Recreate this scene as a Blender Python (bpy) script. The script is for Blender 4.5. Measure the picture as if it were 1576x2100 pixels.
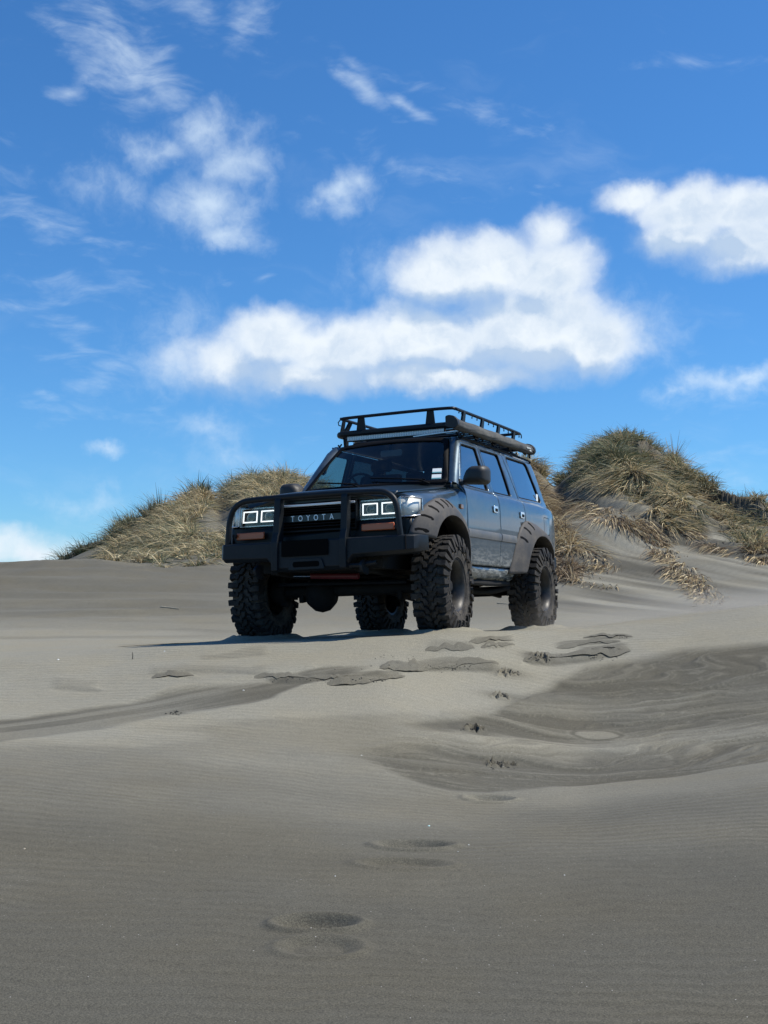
import bpy, bmesh, math, random
import numpy as np
from mathutils import Vector, Matrix
random.seed(7)
rng = np.random.default_rng(7)
scene = bpy.context.scene
for o in list(bpy.data.objects):
    bpy.data.objects.remove(o)

# ------------------------------------------------------------------ camera
F_PX, PW, PH, HORIZON = 2692.7, 1576.0, 2100.0, 1280.0      # lens and horizon line, in photo pixels
PITCH = math.atan((HORIZON - PH / 2) / F_PX)
CAM = Vector((0.0, 0.0, 1.15))
cd = bpy.data.cameras.new('camera')
cam = bpy.data.objects.new('camera', cd)
scene.collection.objects.link(cam)
cam.location = CAM
cam.rotation_euler = (math.pi / 2 + PITCH, 0, 0)
cd.sensor_fit = 'VERTICAL'
cd.sensor_height = 24.0
cd.lens = 24.0 * F_PX / PH
cd.clip_start = 0.05
cd.clip_end = 9000
scene.camera = cam
scene.render.resolution_x, scene.render.resolution_y = 768, 1024

# ------------------------------------------------------------------ light
SUN_EL, SUN_AZ = math.radians(53), math.radians(86)   # azimuth clockwise from +Y (the view direction): right and a little behind the car
sun_dir = Vector((math.sin(SUN_AZ) * math.cos(SUN_EL), math.cos(SUN_AZ) * math.cos(SUN_EL), math.sin(SUN_EL)))
sd = bpy.data.lights.new('sun', 'SUN')
sd.energy = 4.6
sd.angle = math.radians(0.53)
sd.color = (1.0, 0.93, 0.81)
sun = bpy.data.objects.new('sun', sd)
scene.collection.objects.link(sun)
sun.location = (0, 0, 60)
sun.rotation_euler = sun_dir.to_track_quat('Z', 'Y').to_euler()
scene.view_settings.view_transform = 'Standard'
scene.view_settings.look = 'None'
scene.view_settings.gamma = 1
scene.view_settings.exposure = 0.12
scene.view_settings.use_curve_mapping = False
SKY_STRENGTH = 0.10

# ------------------------------------------------------------------ node helpers
class NT:
    def __init__(self, tree):
        self.t = tree; self.n = tree.nodes; self.l = tree.links
    def node(self, typ, **kw):
        n = self.n.new(typ)
        for k, v in kw.items(): setattr(n, k, v)
        return n
    def put(self, sock, v):
        if v is None: return
        if hasattr(v, 'is_output'): self.l.new(v, sock)
        else: sock.default_value = v
    def math(self, op, a, b=None, c=None, clamp=False):
        n = self.node('ShaderNodeMath', operation=op); n.use_clamp = clamp
        self.put(n.inputs[0], a); self.put(n.inputs[1], b); self.put(n.inputs[2], c)
        return n.outputs[0]
    def vmath(self, op, a, b=None, scale=None):
        n = self.node('ShaderNodeVectorMath', operation=op)
        self.put(n.inputs[0], a); self.put(n.inputs[1], b)
        if scale is not None: self.put(n.inputs['Scale'], scale)
        return n.outputs['Value'] if op in ('LENGTH', 'DOT_PRODUCT') else n.outputs[0]
    def noise(self, vec, scale, detail=4, rough=0.55, dist=0.0, out='Fac', dim='3D'):
        n = self.node('ShaderNodeTexNoise'); n.noise_dimensions = dim
        self.put(n.inputs['Vector'], vec); self.put(n.inputs['Scale'], scale)
        self.put(n.inputs['Detail'], detail); self.put(n.inputs['Roughness'], rough); self.put(n.inputs['Distortion'], dist)
        return n.outputs[out]
    def ramp(self, fac, lo, hi, a=0.0, b=1.0, smooth=True):
        n = self.node('ShaderNodeMapRange')
        if smooth: n.interpolation_type = 'SMOOTHSTEP'
        self.put(n.inputs[0], fac); self.put(n.inputs[1], lo); self.put(n.inputs[2], hi)
        self.put(n.inputs[3], a); self.put(n.inputs[4], b)
        return n.outputs[0]
    def mix(self, fac, a, b, typ='MIX'):
        n = self.node('ShaderNodeMix', data_type='RGBA', blend_type=typ)
        self.put(n.inputs[0], fac)
        for s, v in ((n.inputs[6], a), (n.inputs[7], b)):
            if isinstance(v, tuple) and len(v) == 3: v = v + (1,)
            self.put(s, v)
        return n.outputs[2]
    def mapping(self, vec, loc=(0, 0, 0), rot=(0, 0, 0), scale=(1, 1, 1)):
        n = self.node('ShaderNodeMapping')
        self.put(n.inputs[0], vec)
        n.inputs[1].default_value = loc; n.inputs[2].default_value = rot; n.inputs[3].default_value = scale
        return n.outputs[0]
    def bump(self, h, strength=0.3, dist=0.01, normal=None):
        n = self.node('ShaderNodeBump')
        n.inputs['Strength'].default_value = strength; n.inputs['Distance'].default_value = dist
        self.put(n.inputs['Height'], h)
        if normal is not None: self.put(n.inputs['Normal'], normal)
        return n.outputs[0]

def px_dir(px, py):
    """world direction of a point of the photograph"""
    r, d = (px - PW / 2) / F_PX, (py - PH / 2) / F_PX
    v = Vector((r, math.cos(PITCH) + d * math.sin(PITCH), math.sin(PITCH) - d * math.cos(PITCH)))
    return v.normalized()

# ------------------------------------------------------------------ world: sky and clouds
world = bpy.data.worlds.new('World'); scene.world = world; world.use_nodes = True
W = NT(world.node_tree); W.n.clear()
tc = W.node('ShaderNodeTexCoord')
sky = W.node('ShaderNodeTexSky'); sky.sky_type = 'NISHITA'
sky.sun_disc = False; sky.sun_elevation = SUN_EL; sky.sun_rotation = SUN_AZ
sky.altitude = 0; sky.air_density = 1.0; sky.dust_density = 0.25; sky.ozone_density = 3.0
sep = W.node('ShaderNodeSeparateXYZ'); W.put(sep.inputs[0], tc.outputs['Generated'])
az = W.math('ARCTAN2', sep.outputs[0], sep.outputs[1])
el = W.math('ARCSINE', sep.outputs[2])
cmb = W.node('ShaderNodeCombineXYZ'); W.put(cmb.inputs[0], az); W.put(cmb.inputs[1], el)
AE = W.vmath('SCALE', cmb.outputs[0], scale=10.0)      # cloud coordinates: tenths of a radian

def ae(px, py):
    v = px_dir(px, py)
    return 10 * math.atan2(v.x, v.y), 10 * math.asin(v.z)
S = 10.0 / F_PX

# cumulus: billows given as (x, y, rx, ry, weight)
BLOBS = [(560, 690, 120, 70, 1), (470, 745, 140, 70, .55), (700, 715, 170, 75, 1), (640, 770, 170, 40, .8), (880, 700, 190, 90, 1), (900, 560, 110, 80, 1), (1010, 550, 150, 85, 1),
         (1130, 470, 60, 50, .6), (1130, 560, 130, 90, .95), (1100, 680, 230, 100, 1), (1220, 700, 130, 80, .95), (1160, 640, 110, 80, .9), (900, 775, 260, 36, .9),
         (1300, 405, 90, 34, .9), (1420, 430, 140, 60, 1), (1540, 430, 150, 60, 1), (1400, 490, 110, 50, .9), (1560, 500, 190, 60, 1), (1720, 470, 160, 80, 1),
         (60, 1135, 130, 40, .45), (-60, 1120, 150, 50, .7), (2100, 985, 200, 45, .9), (2620, 860, 230, 60, .9), (-900, 600, 260, 90, 1), (-1300, 980, 300, 70, .9), (2900, 980, 400, 70, .9),
         (3900, 1130, 420, 60, .9), (5200, 1120, 500, 70, 1), (6500, 820, 420, 150, 1), (-3000, 900, 420, 120, 1), (-5200, 800, 420, 130, 1), (8200, 950, 500, 120, 1)]
# thin broken clouds that let the blue through
VEILS = [(420, 270, 70, 60, .7), (480, 330, 90, 80, .85), (430, 430, 120, 70, 1), (310, 310, 80, 40, .6), (470, 490, 90, 40, .9), (180, 390, 60, 45, .45), (250, 380, 50, 40, .35),
         (700, 400, 75, 45, .85), (740, 370, 40, 35, .6), (640, 425, 50, 25, .5), (430, 885, 90, 30, .4), (460, 930, 90, 36, .3), (225, 912, 55, 16, .6), (190, 1030, 75, 30, .32), (370, 690, 70, 60, .25), (350, 740, 90, 50, .4),
         (1470, 790, 110, 34, .8), (1540, 780, 90, 30, .9), (1380, 810, 60, 20, .5), (1330, 680, 70, 60, .3), (770, 560, 60, 60, .35)]
# cirrus wisps: x, y, length, width, slope (deg), weight
WISPS = [(260, 130, 150, 55, 25, 1.0), (200, 60, 150, 60, 40, .55), (320, 170, 90, 40, 20, .9), (140, 190, 45, 12, -8, .9), (300, 205, 90, 22, 30, .5), (500, 40, 70, 40, 40, .55), (420, 20, 90, 30, 20, .4),
         (745, 180, 90, 15, 33, 1.0), (840, 220, 70, 11, 27, 1.0), (720, 130, 50, 12, 40, .6), (1400, 127, 100, 9, 6, .35), (980, 225, 170, 12, 20, .22), (850, 345, 160, 14, 12, .22),
         (60, 440, 170, 20, 22, .5), (160, 480, 140, 12, 10, .45), (20, 400, 60, 30, 50, .3), (170, 590, 170, 22, -10, .38), (60, 640, 110, 14, 12, .45), (160, 705, 75, 13, 22, .55), (220, 740, 110, 20, 8, .3),
         (90, 800, 40, 9, 22, .6), (200, 775, 120, 18, -12, .35), (1500, 960, 90, 20, 10, .25), (1470, 815, 120, 16, -8, .5), (1530, 770, 90, 12, -14, .7), (540, 570, 20, 4, -25, .3), (460, 580, 30, 5, 8, .25), (260, 850, 190, 10, 3, .15)]

def blob_group(name, blobs, k):
    g = bpy.data.node_groups.new(name, 'ShaderNodeTree')
    g.interface.new_socket('P', in_out='INPUT', socket_type='NodeSocketVector')
    g.interface.new_socket('D', in_out='OUTPUT', socket_type='NodeSocketFloat')
    G = NT(g); gi = G.node('NodeGroupInput'); go = G.node('NodeGroupOutput')
    acc = None
    for b in blobs:
        x, y, rx, ry, w = b[:5]
        cx, cy = ae(x, y)
        d = G.vmath('SUBTRACT', gi.outputs[0], (cx, cy, 0))
        if len(b) > 5:
            d = G.mapping(d, rot=(0, 0, math.radians(b[5])))
        d = G.vmath('MULTIPLY', d, (1 / (rx * S), 1 / (ry * S), 0))
        e = G.math('MULTIPLY', G.math('SUBTRACT', 1.0, G.vmath('LENGTH', d)), w * 1.0)
        acc = e if acc is None else (G.math('SMOOTH_MAX', acc, e, k))
    G.put(go.inputs[0], acc)
    return g

def use_group(T, g, vec):
    n = T.node('ShaderNodeGroup'); n.node_tree = g; T.put(n.inputs[0], vec); return n.outputs[0]

def warp(T, vec, scale, amp, detail=4):
    c = T.noise(vec, scale, detail, 0.6, out='Color')
    return T.vmath('ADD', vec, T.vmath('SCALE', T.vmath('SUBTRACT', c, (.5, .5, .5)), scale=amp))

gcum = bpy.data.node_groups.new('cumulus_density', 'ShaderNodeTree')
gcum.interface.new_socket('P', in_out='INPUT', socket_type='NodeSocketVector')
gcum.interface.new_socket('D', in_out='OUTPUT', socket_type='NodeSocketFloat')
G = NT(gcum); gi = G.node('NodeGroupInput'); go = G.node('NodeGroupOutput')
wp = warp(G, gi.outputs[0], 1.8, 0.30, 5)
base = G.math('ADD', G.math('MULTIPLY', use_group(G, blob_group('cumulus_blobs', BLOBS, 0.25), wp), 1.5), .10)
n1 = G.noise(wp, 3.2, 7, 0.56)
n2 = G.noise(gi.outputs[0], 1.3, 3, 0.5)
dd = G.math('ADD', base, G.math('MULTIPLY', G.math('SUBTRACT', n1, .5), 1.05))
dd = G.math('ADD', dd, G.math('MULTIPLY', G.math('SUBTRACT', n2, .5), .35))
G.put(go.inputs[0], dd)

D0 = use_group(W, gcum, AE)
D1 = use_group(W, gcum, W.vmath('ADD', AE, (.10, .26, 0)))      # towards the sun
cov = W.ramp(D0, -0.16, 1.0)
lit = W.ramp(W.math('SUBTRACT', D0, D1), -.55, .30)
core = W.ramp(D0, 0.35, 1.25)
soft = W.noise(warp(W, AE, 2.0, .5), 1.9, 6, .6)
D2 = use_group(W, gcum, W.vmath('ADD', AE, (.05, .62, 0)))
basev = W.ramp(W.math('SUBTRACT', D2, D0), -.25, .65)
shade = W.math('MAXIMUM', W.math('MULTIPLY', core, W.ramp(soft, .35, .72)), W.math('MULTIPLY', basev, .8))
litv = W.math('SUBTRACT', lit, W.math('MULTIPLY', shade, .7), clamp=True)
ccol = W.mix(litv, (.47, .60, .78), (.84, .90, .95))
# veils
vb = use_group(W, blob_group('veil_blobs', VEILS, 0.2), warp(W, AE, 2.2, .42, 5))
vn = W.noise(warp(W, AE, 2.5, .35), 4.0, 8, .6)
vd = W.ramp(W.math('ADD', vb, W.math('MULTIPLY', W.math('SUBTRACT', vn, .5), 1.3)), -.25, 1.25)
# wisps
wb = use_group(W, blob_group('wisp_blobs', [(x, y, l, w * 1.6, k * .85, s) for x, y, l, w, s, k in WISPS], 0.1), warp(W, AE, 1.2, .10, 2))
st = W.mapping(warp(W, AE, .9, .45, 2), rot=(0, 0, math.radians(24)), scale=(1.1, 3.0, 1))
wn = W.noise(st, 2.7, 8, .58, .2)
wd = W.ramp(W.math('ADD', wb, W.math('MULTIPLY', W.math('SUBTRACT', wn, .50), 2.0)), -.12, 1.5, 0, .62)
# very faint general cirrus everywhere above
gn = W.noise(W.mapping(warp(W, AE, .6, 1.2, 3), rot=(0, 0, .5), scale=(.35, 1.3, 1)), .9, 7, .6)
gd = W.ramp(gn, .52, .86, 0, .30)
thin = W.math('MAXIMUM', W.math('MAXIMUM', W.math('MULTIPLY', vd, .72), wd), gd)

skyc = W.node('ShaderNodeHueSaturation'); W.put(skyc.inputs['Color'], sky.outputs[0])
skyc.inputs['Saturation'].default_value = 1.12; skyc.inputs['Value'].default_value = 1.0; skyc.inputs['Hue'].default_value = 0.497
blue = W.mix(1.0, skyc.outputs[0], (.58, .98, 1.34), 'MULTIPLY')
K = 1.0 / SKY_STRENGTH
above = W.mix(thin, blue, (.72 * K, .85 * K, .97 * K))
ccolK = W.vmath('SCALE', ccol, scale=K)
full = W.mix(W.math('MULTIPLY', cov, .97), above, ccolK)
bg = W.node('ShaderNodeBackground'); bg.inputs[1].default_value = SKY_STRENGTH
W.put(bg.inputs[0], full)
wo = W.node('ShaderNodeOutputWorld'); W.put(wo.inputs[0], bg.outputs[0])
world.cycles.sampling_method = 'MANUAL'; world.cycles.sample_map_resolution = 512

# ------------------------------------------------------------------ object helpers
COL = scene.collection
def tag(o, label=None, cat=None, group=None, kind=None):
    if label: o['label'] = label
    if cat: o['category'] = cat
    if group: o['group'] = group
    if kind: o['kind'] = kind
    return o

def material(name, base=(.5, .5, .5), rough=.5, metal=0.0, coat=0.0, spec=.5, build=None, **kw):
    m = bpy.data.materials.new(name); m.use_nodes = True
    T = NT(m.node_tree); b = T.n['Principled BSDF']
    b.inputs['Base Color'].default_value = (*base, 1); b.inputs['Roughness'].default_value = rough
    b.inputs['Metallic'].default_value = metal; b.inputs['Coat Weight'].default_value = coat
    b.inputs['Coat Roughness'].default_value = kw.get('coat_rough', .06)
    b.inputs['Specular IOR Level'].default_value = spec
    if 'emit' in kw:
        b.inputs['Emission Color'].default_value = (*kw['emit'], 1); b.inputs['Emission Strength'].default_value = kw.get('es', 1)
    if build: build(T, b)
    return m

def mesh_np(name, verts, faces, mat, smooth=True, attrs=None):
    """faces: (n,3) or (n,4) int array"""
    me = bpy.data.meshes.new(name)
    verts = np.asarray(verts, dtype=np.float32); faces = np.asarray(faces, dtype=np.int32)
    k = faces.shape[1]
    me.vertices.add(len(verts)); me.vertices.foreach_set('co', verts.ravel())
    me.loops.add(faces.size); me.loops.foreach_set('vertex_index', faces.ravel())
    me.polygons.add(len(faces))
    me.polygons.foreach_set('loop_start', np.arange(0, faces.size, k, dtype=np.int32))
    me.polygons.foreach_set('loop_total', np.full(len(faces), k, dtype=np.int32))
    me.polygons.foreach_set('use_smooth', np.full(len(faces), smooth))
    me.update(calc_edges=True)
    for an, data in (attrs or {}).items():
        if data.ndim == 1:
            a = me.attributes.new(an, 'FLOAT', 'POINT'); a.data.foreach_set('value', data.astype(np.float32))
        else:
            a = me.attributes.new(an, 'FLOAT_COLOR', 'POINT'); a.data.foreach_set('color', data.astype(np.float32).ravel())
    me.materials.append(mat)
    o = bpy.data.objects.new(name, me); COL.objects.link(o)
    return o

# numpy value noise -----------------------------------------------------------
def _h(ix, iy, seed):
    n = (ix.astype(np.int64) * 374761393 + iy.astype(np.int64) * 668265263 + seed * 974634777) & 0x7fffffff
    n = ((n ^ (n >> 13)) * 1274126177) & 0x7fffffff
    return ((n ^ (n >> 16)) & 0xffff) / 65535.0
def vnoise(x, y, seed=0):
    ix, iy = np.floor(x), np.floor(y); fx, fy = x - ix, y - iy
    fx = fx * fx * fx * (fx * (fx * 6 - 15) + 10); fy = fy * fy * fy * (fy * (fy * 6 - 15) + 10)
    a, b = _h(ix, iy, seed), _h(ix + 1, iy, seed); c, d = _h(ix, iy + 1, seed), _h(ix + 1, iy + 1, seed)
    return (a * (1 - fx) + b * fx) * (1 - fy) + (c * (1 - fx) + d * fx) * fy
def fbm(x, y, oct=4, seed=0, gain=.5):
    s = 0; a = 1; t = 0
    for i in range(oct):
        s = s + a * vnoise(x * 2 ** i + 17.3 * i, y * 2 ** i - 9.1 * i, seed + i); t += a; a *= gain
    return s / t
def sst(x, a, b):
    t = np.clip((x - a) / (b - a), 0, 1); return t * t * (3 - 2 * t)

# ------------------------------------------------------------------ the car's place
# axes of the car seen in camera space (right, down, forward) and its front axle centre
M_CAM = Matrix(((-0.38815, 0.92110, -0.03032), (-0.06579, -0.06051, -0.99600), (-0.91925, -0.38460, 0.08409)))
T_CAM = Vector((-0.30338, 0.72020, 12.11833))
C2W = Matrix(((1, 0, 0), (0, math.sin(PITCH), math.cos(PITCH)), (0, -math.cos(PITCH), math.sin(PITCH))))
R_CAR = C2W @ M_CAM
O_CAR = CAM + C2W @ T_CAM
def car_pt(x, y, z): return O_CAR + R_CAR @ Vector((x, y, z))
TYRE_R, TYRE_W, TRACK, WB = 0.458, 0.318, 0.903, 2.852

# ------------------------------------------------------------------ terrain
NEAR_PX = [-2600, -900, 0, 400, 788, 1000, 1200, 1400, 1576, 2500, 4200]
ROWS = [  # distance, photo row of the ground at that distance for each column
    (3.6, [2050, 2080, 2105, 2105, 2100, 2096, 2092, 2088, 2082, 2060, 2040]),
    (4.3, [1890, 1905, 1925, 1935, 1935, 1932, 1928, 1920, 1912, 1890, 1860]),
    (5.0, [1750, 1775, 1795, 1812, 1818, 1818, 1812, 1800, 1785, 1750, 1720]),
    (6.0, [1600, 1630, 1652, 1680, 1702, 1706, 1700, 1680, 1660, 1610, 1580]),
    (7.0, [1480, 1520, 1562, 1590, 1622, 1640, 1636, 1610, 1585, 1520, 1500]),
    (8.0, [1420, 1460, 1500, 1512, 1540, 1572, 1588, 1570, 1545, 1480, 1450]),
    (9.0, [1380, 1425, 1452, 1442, 1440, 1490, 1516, 1510, 1490, 1430, 1400]),
    (9.6, [1365, 1400, 1418, 1400, 1394, 1440, 1466, 1462, 1440, 1390, 1370]),
    (10.3, [1345, 1368, 1375, 1356, 1352, 1390, 1402, 1390, 1368, 1330, 1320]),
    (11.0, [1335, 1342, 1345, 1329, 1322, 1346, 1348, 1335, 1312, 1270, 1260]),
    (11.8, [1330, 1332, 1332, 1321, 1311, 1308, 1305, 1290, 1268, 1215, 1200]),
    (12.6, [1330, 1332, 1331, 1318, 1306, 1297, 1285, 1266, 1244, 1190, 1180]),
    (13.8, [1325, 1328, 1326, 1318, 1309, 1298, 1284, 1262, 1240, 1190, 1180]),
    (15.5, [1310, 1318, 1318, 1314, 1310, 1298, 1283, 1268, 1250, 1200, 1190]),
    (18.0, [1280, 1296, 1298, 1298, 1296, 1284, 1270, 1262, 1256, 1215, 1200]),
    (21.0, [1240, 1252, 1252, 1256, 1258, 1250, 1242, 1236, 1228, 1180, 1160]),
    (25.0, [1188, 1192, 1190, 1196, 1205, 1200, 1186, 1172, 1160, 1110, 1090]),
    (28.5, [1150, 1150, 1149, 1150, 1160, 1160, 1120, 1105, 1098, 1060, 1050]),
]
SKY_PX = [-2600, -900, -200, 60, 110, 170, 240, 330, 380, 425, 447, 475, 510, 560, 620, 700, 788, 950, 1040, 1085, 1110, 1140, 1180, 1230, 1280, 1330, 1370, 1420, 1480, 1520, 1576, 1700, 2100, 2800, 4200]
SKY_Y = [1175, 1170, 1170, 1162, 1150, 1122, 1098, 1056, 1030, 1018, 1040, 1022, 992, 978, 990, 1016, 1044, 1010, 962, 946, 964, 1000, 972, 925, 908, 920, 952, 980, 1016, 1038, 1034, 1040, 1070, 1120, 1160]
NAZ, NR = 760, 860
az_in = np.linspace(-.36, .36, NAZ - 120)
az_out = .36 + (math.pi - .36) * (np.linspace(0, 1, 61)[1:]) ** 1.8
AZ = np.concatenate([-az_out[::-1], az_in, az_out])
NAZ = len(AZ)
RD = np.concatenate([np.geomspace(.6, 3.2, 60)[:-1], np.geomspace(3.2, 17, 840)[:-1], np.geomspace(17, 62, 200)[:-1], np.geomspace(62, 5000, 22)])
NR = len(RD)
AZc = np.clip(AZ, -1.0, 1.0)
PXc = PW / 2 + F_PX * np.tan(AZc) / math.cos(PITCH)          # photo column of each azimuth (at the horizon)

def zrel(y, d):   # photo row -> height relative to the camera at horizontal distance d
    a = np.arctan((HORIZON - np.asarray(y)) / F_PX)          # close to exact near the picture's middle
    t = (PH / 2 - np.asarray(y)) / F_PX
    return d * np.tan(PITCH + np.arctan(t))

rd_tab = [r[0] for r in ROWS]
Ztab = np.array([np.interp(PXc, NEAR_PX, zrel(r[1], r[0])) for r in ROWS])     # (rows, az)
near0 = np.full((1, NAZ), -1.12)
sky_y = np.interp(PXc, SKY_PX, SKY_Y)
z33 = .45 * zrel(sky_y, 33) + .55 * Ztab[-1] * 33 / 28.5
left = sst(PXc, 520, 60)                                     # left of the car a dip lies behind the near ridge
z33 = z33 - left * .55
z38 = .85 * zrel(sky_y, 38) + .15 * Ztab[-1] * 38 / 28.5 - left * .25
z42 = zrel(sky_y, 42)
z46 = zrel(sky_y + 6, 46) * .93
extra = [(33, z33), (38, z38), (42, z42), (46, z46), (54, z46 * .35 - .3), (70, np.full(NAZ, -1.6)), (300, np.full(NAZ, -2.5)), (5000, np.full(NAZ, -6.0))]
dist_k = np.log(np.array([.5, 2.2] + rd_tab + [e[0] for e in extra]))
Zk = np.concatenate([near0, near0, Ztab, np.array([e[1] for e in extra])])
lr = np.log(RD)
Z = np.empty((NR, NAZ))
# monotone-ish cubic (Catmull-Rom with limited slopes) along distance
h = np.diff(dist_k)[:, None]; dl = np.diff(Zk, axis=0) / h
mslope = np.zeros_like(Zk); mslope[1:-1] = np.where(dl[:-1] * dl[1:] > 0, 2 * dl[:-1] * dl[1:] / (dl[:-1] + dl[1:] + 1e-12), 0)
mslope[0] = dl[0]; mslope[-1] = dl[-1]
idx = np.clip(np.searchsorted(dist_k, lr) - 1, 0, len(dist_k) - 2)
t = ((lr - dist_k[idx]) / h[idx, 0])[:, None]; hh = h[idx]
Z = ((2 * t ** 3 - 3 * t ** 2 + 1) * Zk[idx] + (t ** 3 - 2 * t ** 2 + t) * hh * mslope[idx] + (-2 * t ** 3 + 3 * t ** 2) * Zk[idx + 1] + (t ** 3 - t ** 2) * hh * mslope[idx + 1])
def smooth(Zi, n, axis):
    k = np.hanning(2 * n + 3)[1:-1]; k /= k.sum()
    pad = [(0, 0), (0, 0)]; pad[axis] = (n, n)
    P = np.pad(Zi, pad, mode='edge')
    return sum(k[i] * (P[i:i + Zi.shape[0]] if axis == 0 else P[:, i:i + Zi.shape[1]]) for i in range(2 * n + 1))
Z = smooth(Z, 5, 0)
Zs = smooth(Z, 22, 1)
wfar = sst(RD, 28, 34)[:, None]
Z = Zs * (1 - wfar) + smooth(Z, 3, 1) * wfar
AZg, RDg = np.meshgrid(AZ, RD)
X = RDg * np.sin(AZg); Y = RDg * np.cos(AZg)
# the distance in the tables is depth along the view, so rows run straight across
PXg = np.broadcast_to(PXc, Z.shape)
def depth_rows(Zi):
    out = np.empty_like(Zi); ca = np.maximum(np.cos(AZ), .35)
    for j in range(NAZ):
        out[:, j] = np.interp(np.log(RD * ca[j]), lr, Zi[:, j])
    return out
Z = depth_rows(Z)
DP = RDg * np.maximum(np.cos(AZg), .35)
Z = Z + CAM.z
# the car stands on its own plane
inv = R_CAR.transposed()
nrm = R_CAR @ Vector((0, 0, 1))
def plane_z(x, y, off): # ground plane under the tyres
    b = car_pt(0, 0, -TYRE_R + off)
    return b.z - (nrm.x * (x - b.x) + nrm.y * (y - b.y)) / nrm.z
lx = inv[0][0] * (X - O_CAR.x) + inv[0][1] * (Y - O_CAR.y)
ly = inv[1][0] * (X - O_CAR.x) + inv[1][1] * (Y - O_CAR.y)
wx = 1 - sst(np.abs(lx + WB / 2), 1.75, 3.0); wy = 1 - sst(np.abs(ly), 1.15, 2.2)
wcar = wx * wy
Z = Z * (1 - wcar) + plane_z(X, Y, .028) * wcar
# broad undulation and dune relief
fx = fbm(X / 1.7, Y / 1.7, 4, 3) - .5
Z += fx * .05 * sst(DP, 2, 5) * (1 - .75 * wcar) * (1 - sst(DP, 16, 22) * .5)
far = sst(DP, 22, 30)
rt = sst(PXg, 1060, 1200)
Z += far * (fbm(X / 3.1, Y / 3.1, 5, 11) - .5) * .55 * (1 - sst(DP, 43, 60))
# gullies that run down the right dune face
gu = fbm((X * .93 + Y * .36) / .8, (Y * .93 - X * .36) / 7.0, 4, 21) - .5
Z += far * rt * (gu * .34 + (fbm((X * .93 + Y * .36) / .30, (Y * .93 - X * .36) / 3.5, 3, 23) - .5) * .13)
soil_shade = np.zeros_like(Z)
def far_step(pts, h, back, hollow, seed):
    """an eroded lip on the dune: ground behind the line stands higher, ground below is scooped out; pts = photo column, depth"""
    global Z, soil_shade
    xs = [p[0] for p in pts]; dc = np.interp(PXg, xs, [p[1] for p in pts]) + (fbm(X / .9, X * 0 + seed, 4, 200 + seed) - .5) * .9
    inx = sst(PXg, xs[0], xs[0] + 40) * (1 - sst(PXg, xs[-1] - 40, xs[-1])) * (np.abs(AZg) < 1)
    q = DP - dc
    Z += inx * np.where(q > -.12, sst(q, -.12, .15) * np.exp(-np.maximum(q, 0) / back) * h, 0)
    Z -= inx * np.exp(-((q + .55) / .5) ** 2) * hollow
    soil_shade = np.maximum(soil_shade, inx * np.exp(-((q + .25) / .35) ** 2) * (.4 + .9 * fbm(X / .4, Y / .4, 3, 210 + seed)))
far_step([(1240, 37.6), (1300, 38.6), (1370, 38.2), (1395, 36.6), (1430, 35.8), (1500, 34.2), (1600, 32.4)], .55, 2.2, .30, 1)
far_step([(1270, 34.8), (1330, 34.0), (1380, 32.4), (1420, 31.0), (1470, 29.6)], .30, 1.0, .18, 2)
far_step([(1130, 38.4), (1200, 37.2), (1260, 36.4), (1300, 35.6)], .30, 1.2, .2, 3)
soil_shade *= far
soil_shade = np.maximum(soil_shade, far * np.maximum(.5 * sst(DP, 38.2, 39.2) * sst(PXg, 1140, 1180), .35 * sst(DP, 33.5, 36) * sst(PXg, 260, 330) * (1 - sst(PXg, 640, 700)) * sst(fbm(X / 1.1, Y / 1.5, 3, 221), .35, .55)))  # dark litter, its colour also standing in for shade beneath the tufts
soil_shade = np.maximum(soil_shade, far * rt * sst(fbm(X / 1.1, Y / 2.2, 4, 220), .42, .58) * sst(DP, 31.5, 35.5) * .9)
# wind streaks on the left face behind the car
lf = sst(DP, 15, 19) * (1 - sst(DP, 30, 34)) * sst(PXg, 700, 350)
Z += lf * (fbm(X / 3.5 + Y * .1, Y / .55 - X * .12, 4, 31) - .5) * .16
z_plain = Z.copy()

def place(px, py, tries=0):
    """first ground point met by the photo's ray"""
    v = px_dir(px, py); a = math.atan2(v.x, v.y); e = v.z / math.hypot(v.x, v.y)
    j = np.interp(a, AZ, np.arange(NAZ)); j0 = int(j); f = j - j0
    prof = z_plain[:, j0] * (1 - f) + z_plain[:, min(j0 + 1, NAZ - 1)] * f
    ray = CAM.z + RD * e
    hit = np.nonzero(prof[20:] >= ray[20:])[0]
    if len(hit) == 0: return None
    i = hit[0] + 20
    a0, a1 = prof[i - 1] - ray[i - 1], prof[i] - ray[i]
    s = -a0 / (a1 - a0 + 1e-9); r = RD[i - 1] + (RD[i] - RD[i - 1]) * s
    return Vector((r * math.sin(a), r * math.cos(a), CAM.z + r * e))

def ground_z(x, y):
    a = math.atan2(x, y); r = math.hypot(x, y)
    j = np.interp(a, AZ, np.arange(NAZ)); i = np.interp(r, RD, np.arange(NR))
    j0, i0 = min(int(j), NAZ - 2), min(int(i), NR - 2); fj, fi = j - j0, i - i0
    q = Z[i0:i0 + 2, j0:j0 + 2]
    return float((q[0, 0] * (1 - fj) + q[0, 1] * fj) * (1 - fi) + (q[1, 0] * (1 - fj) + q[1, 1] * fj) * fi)

pale = np.zeros_like(Z)         # how much light drift sand lies on the dark sand
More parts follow.
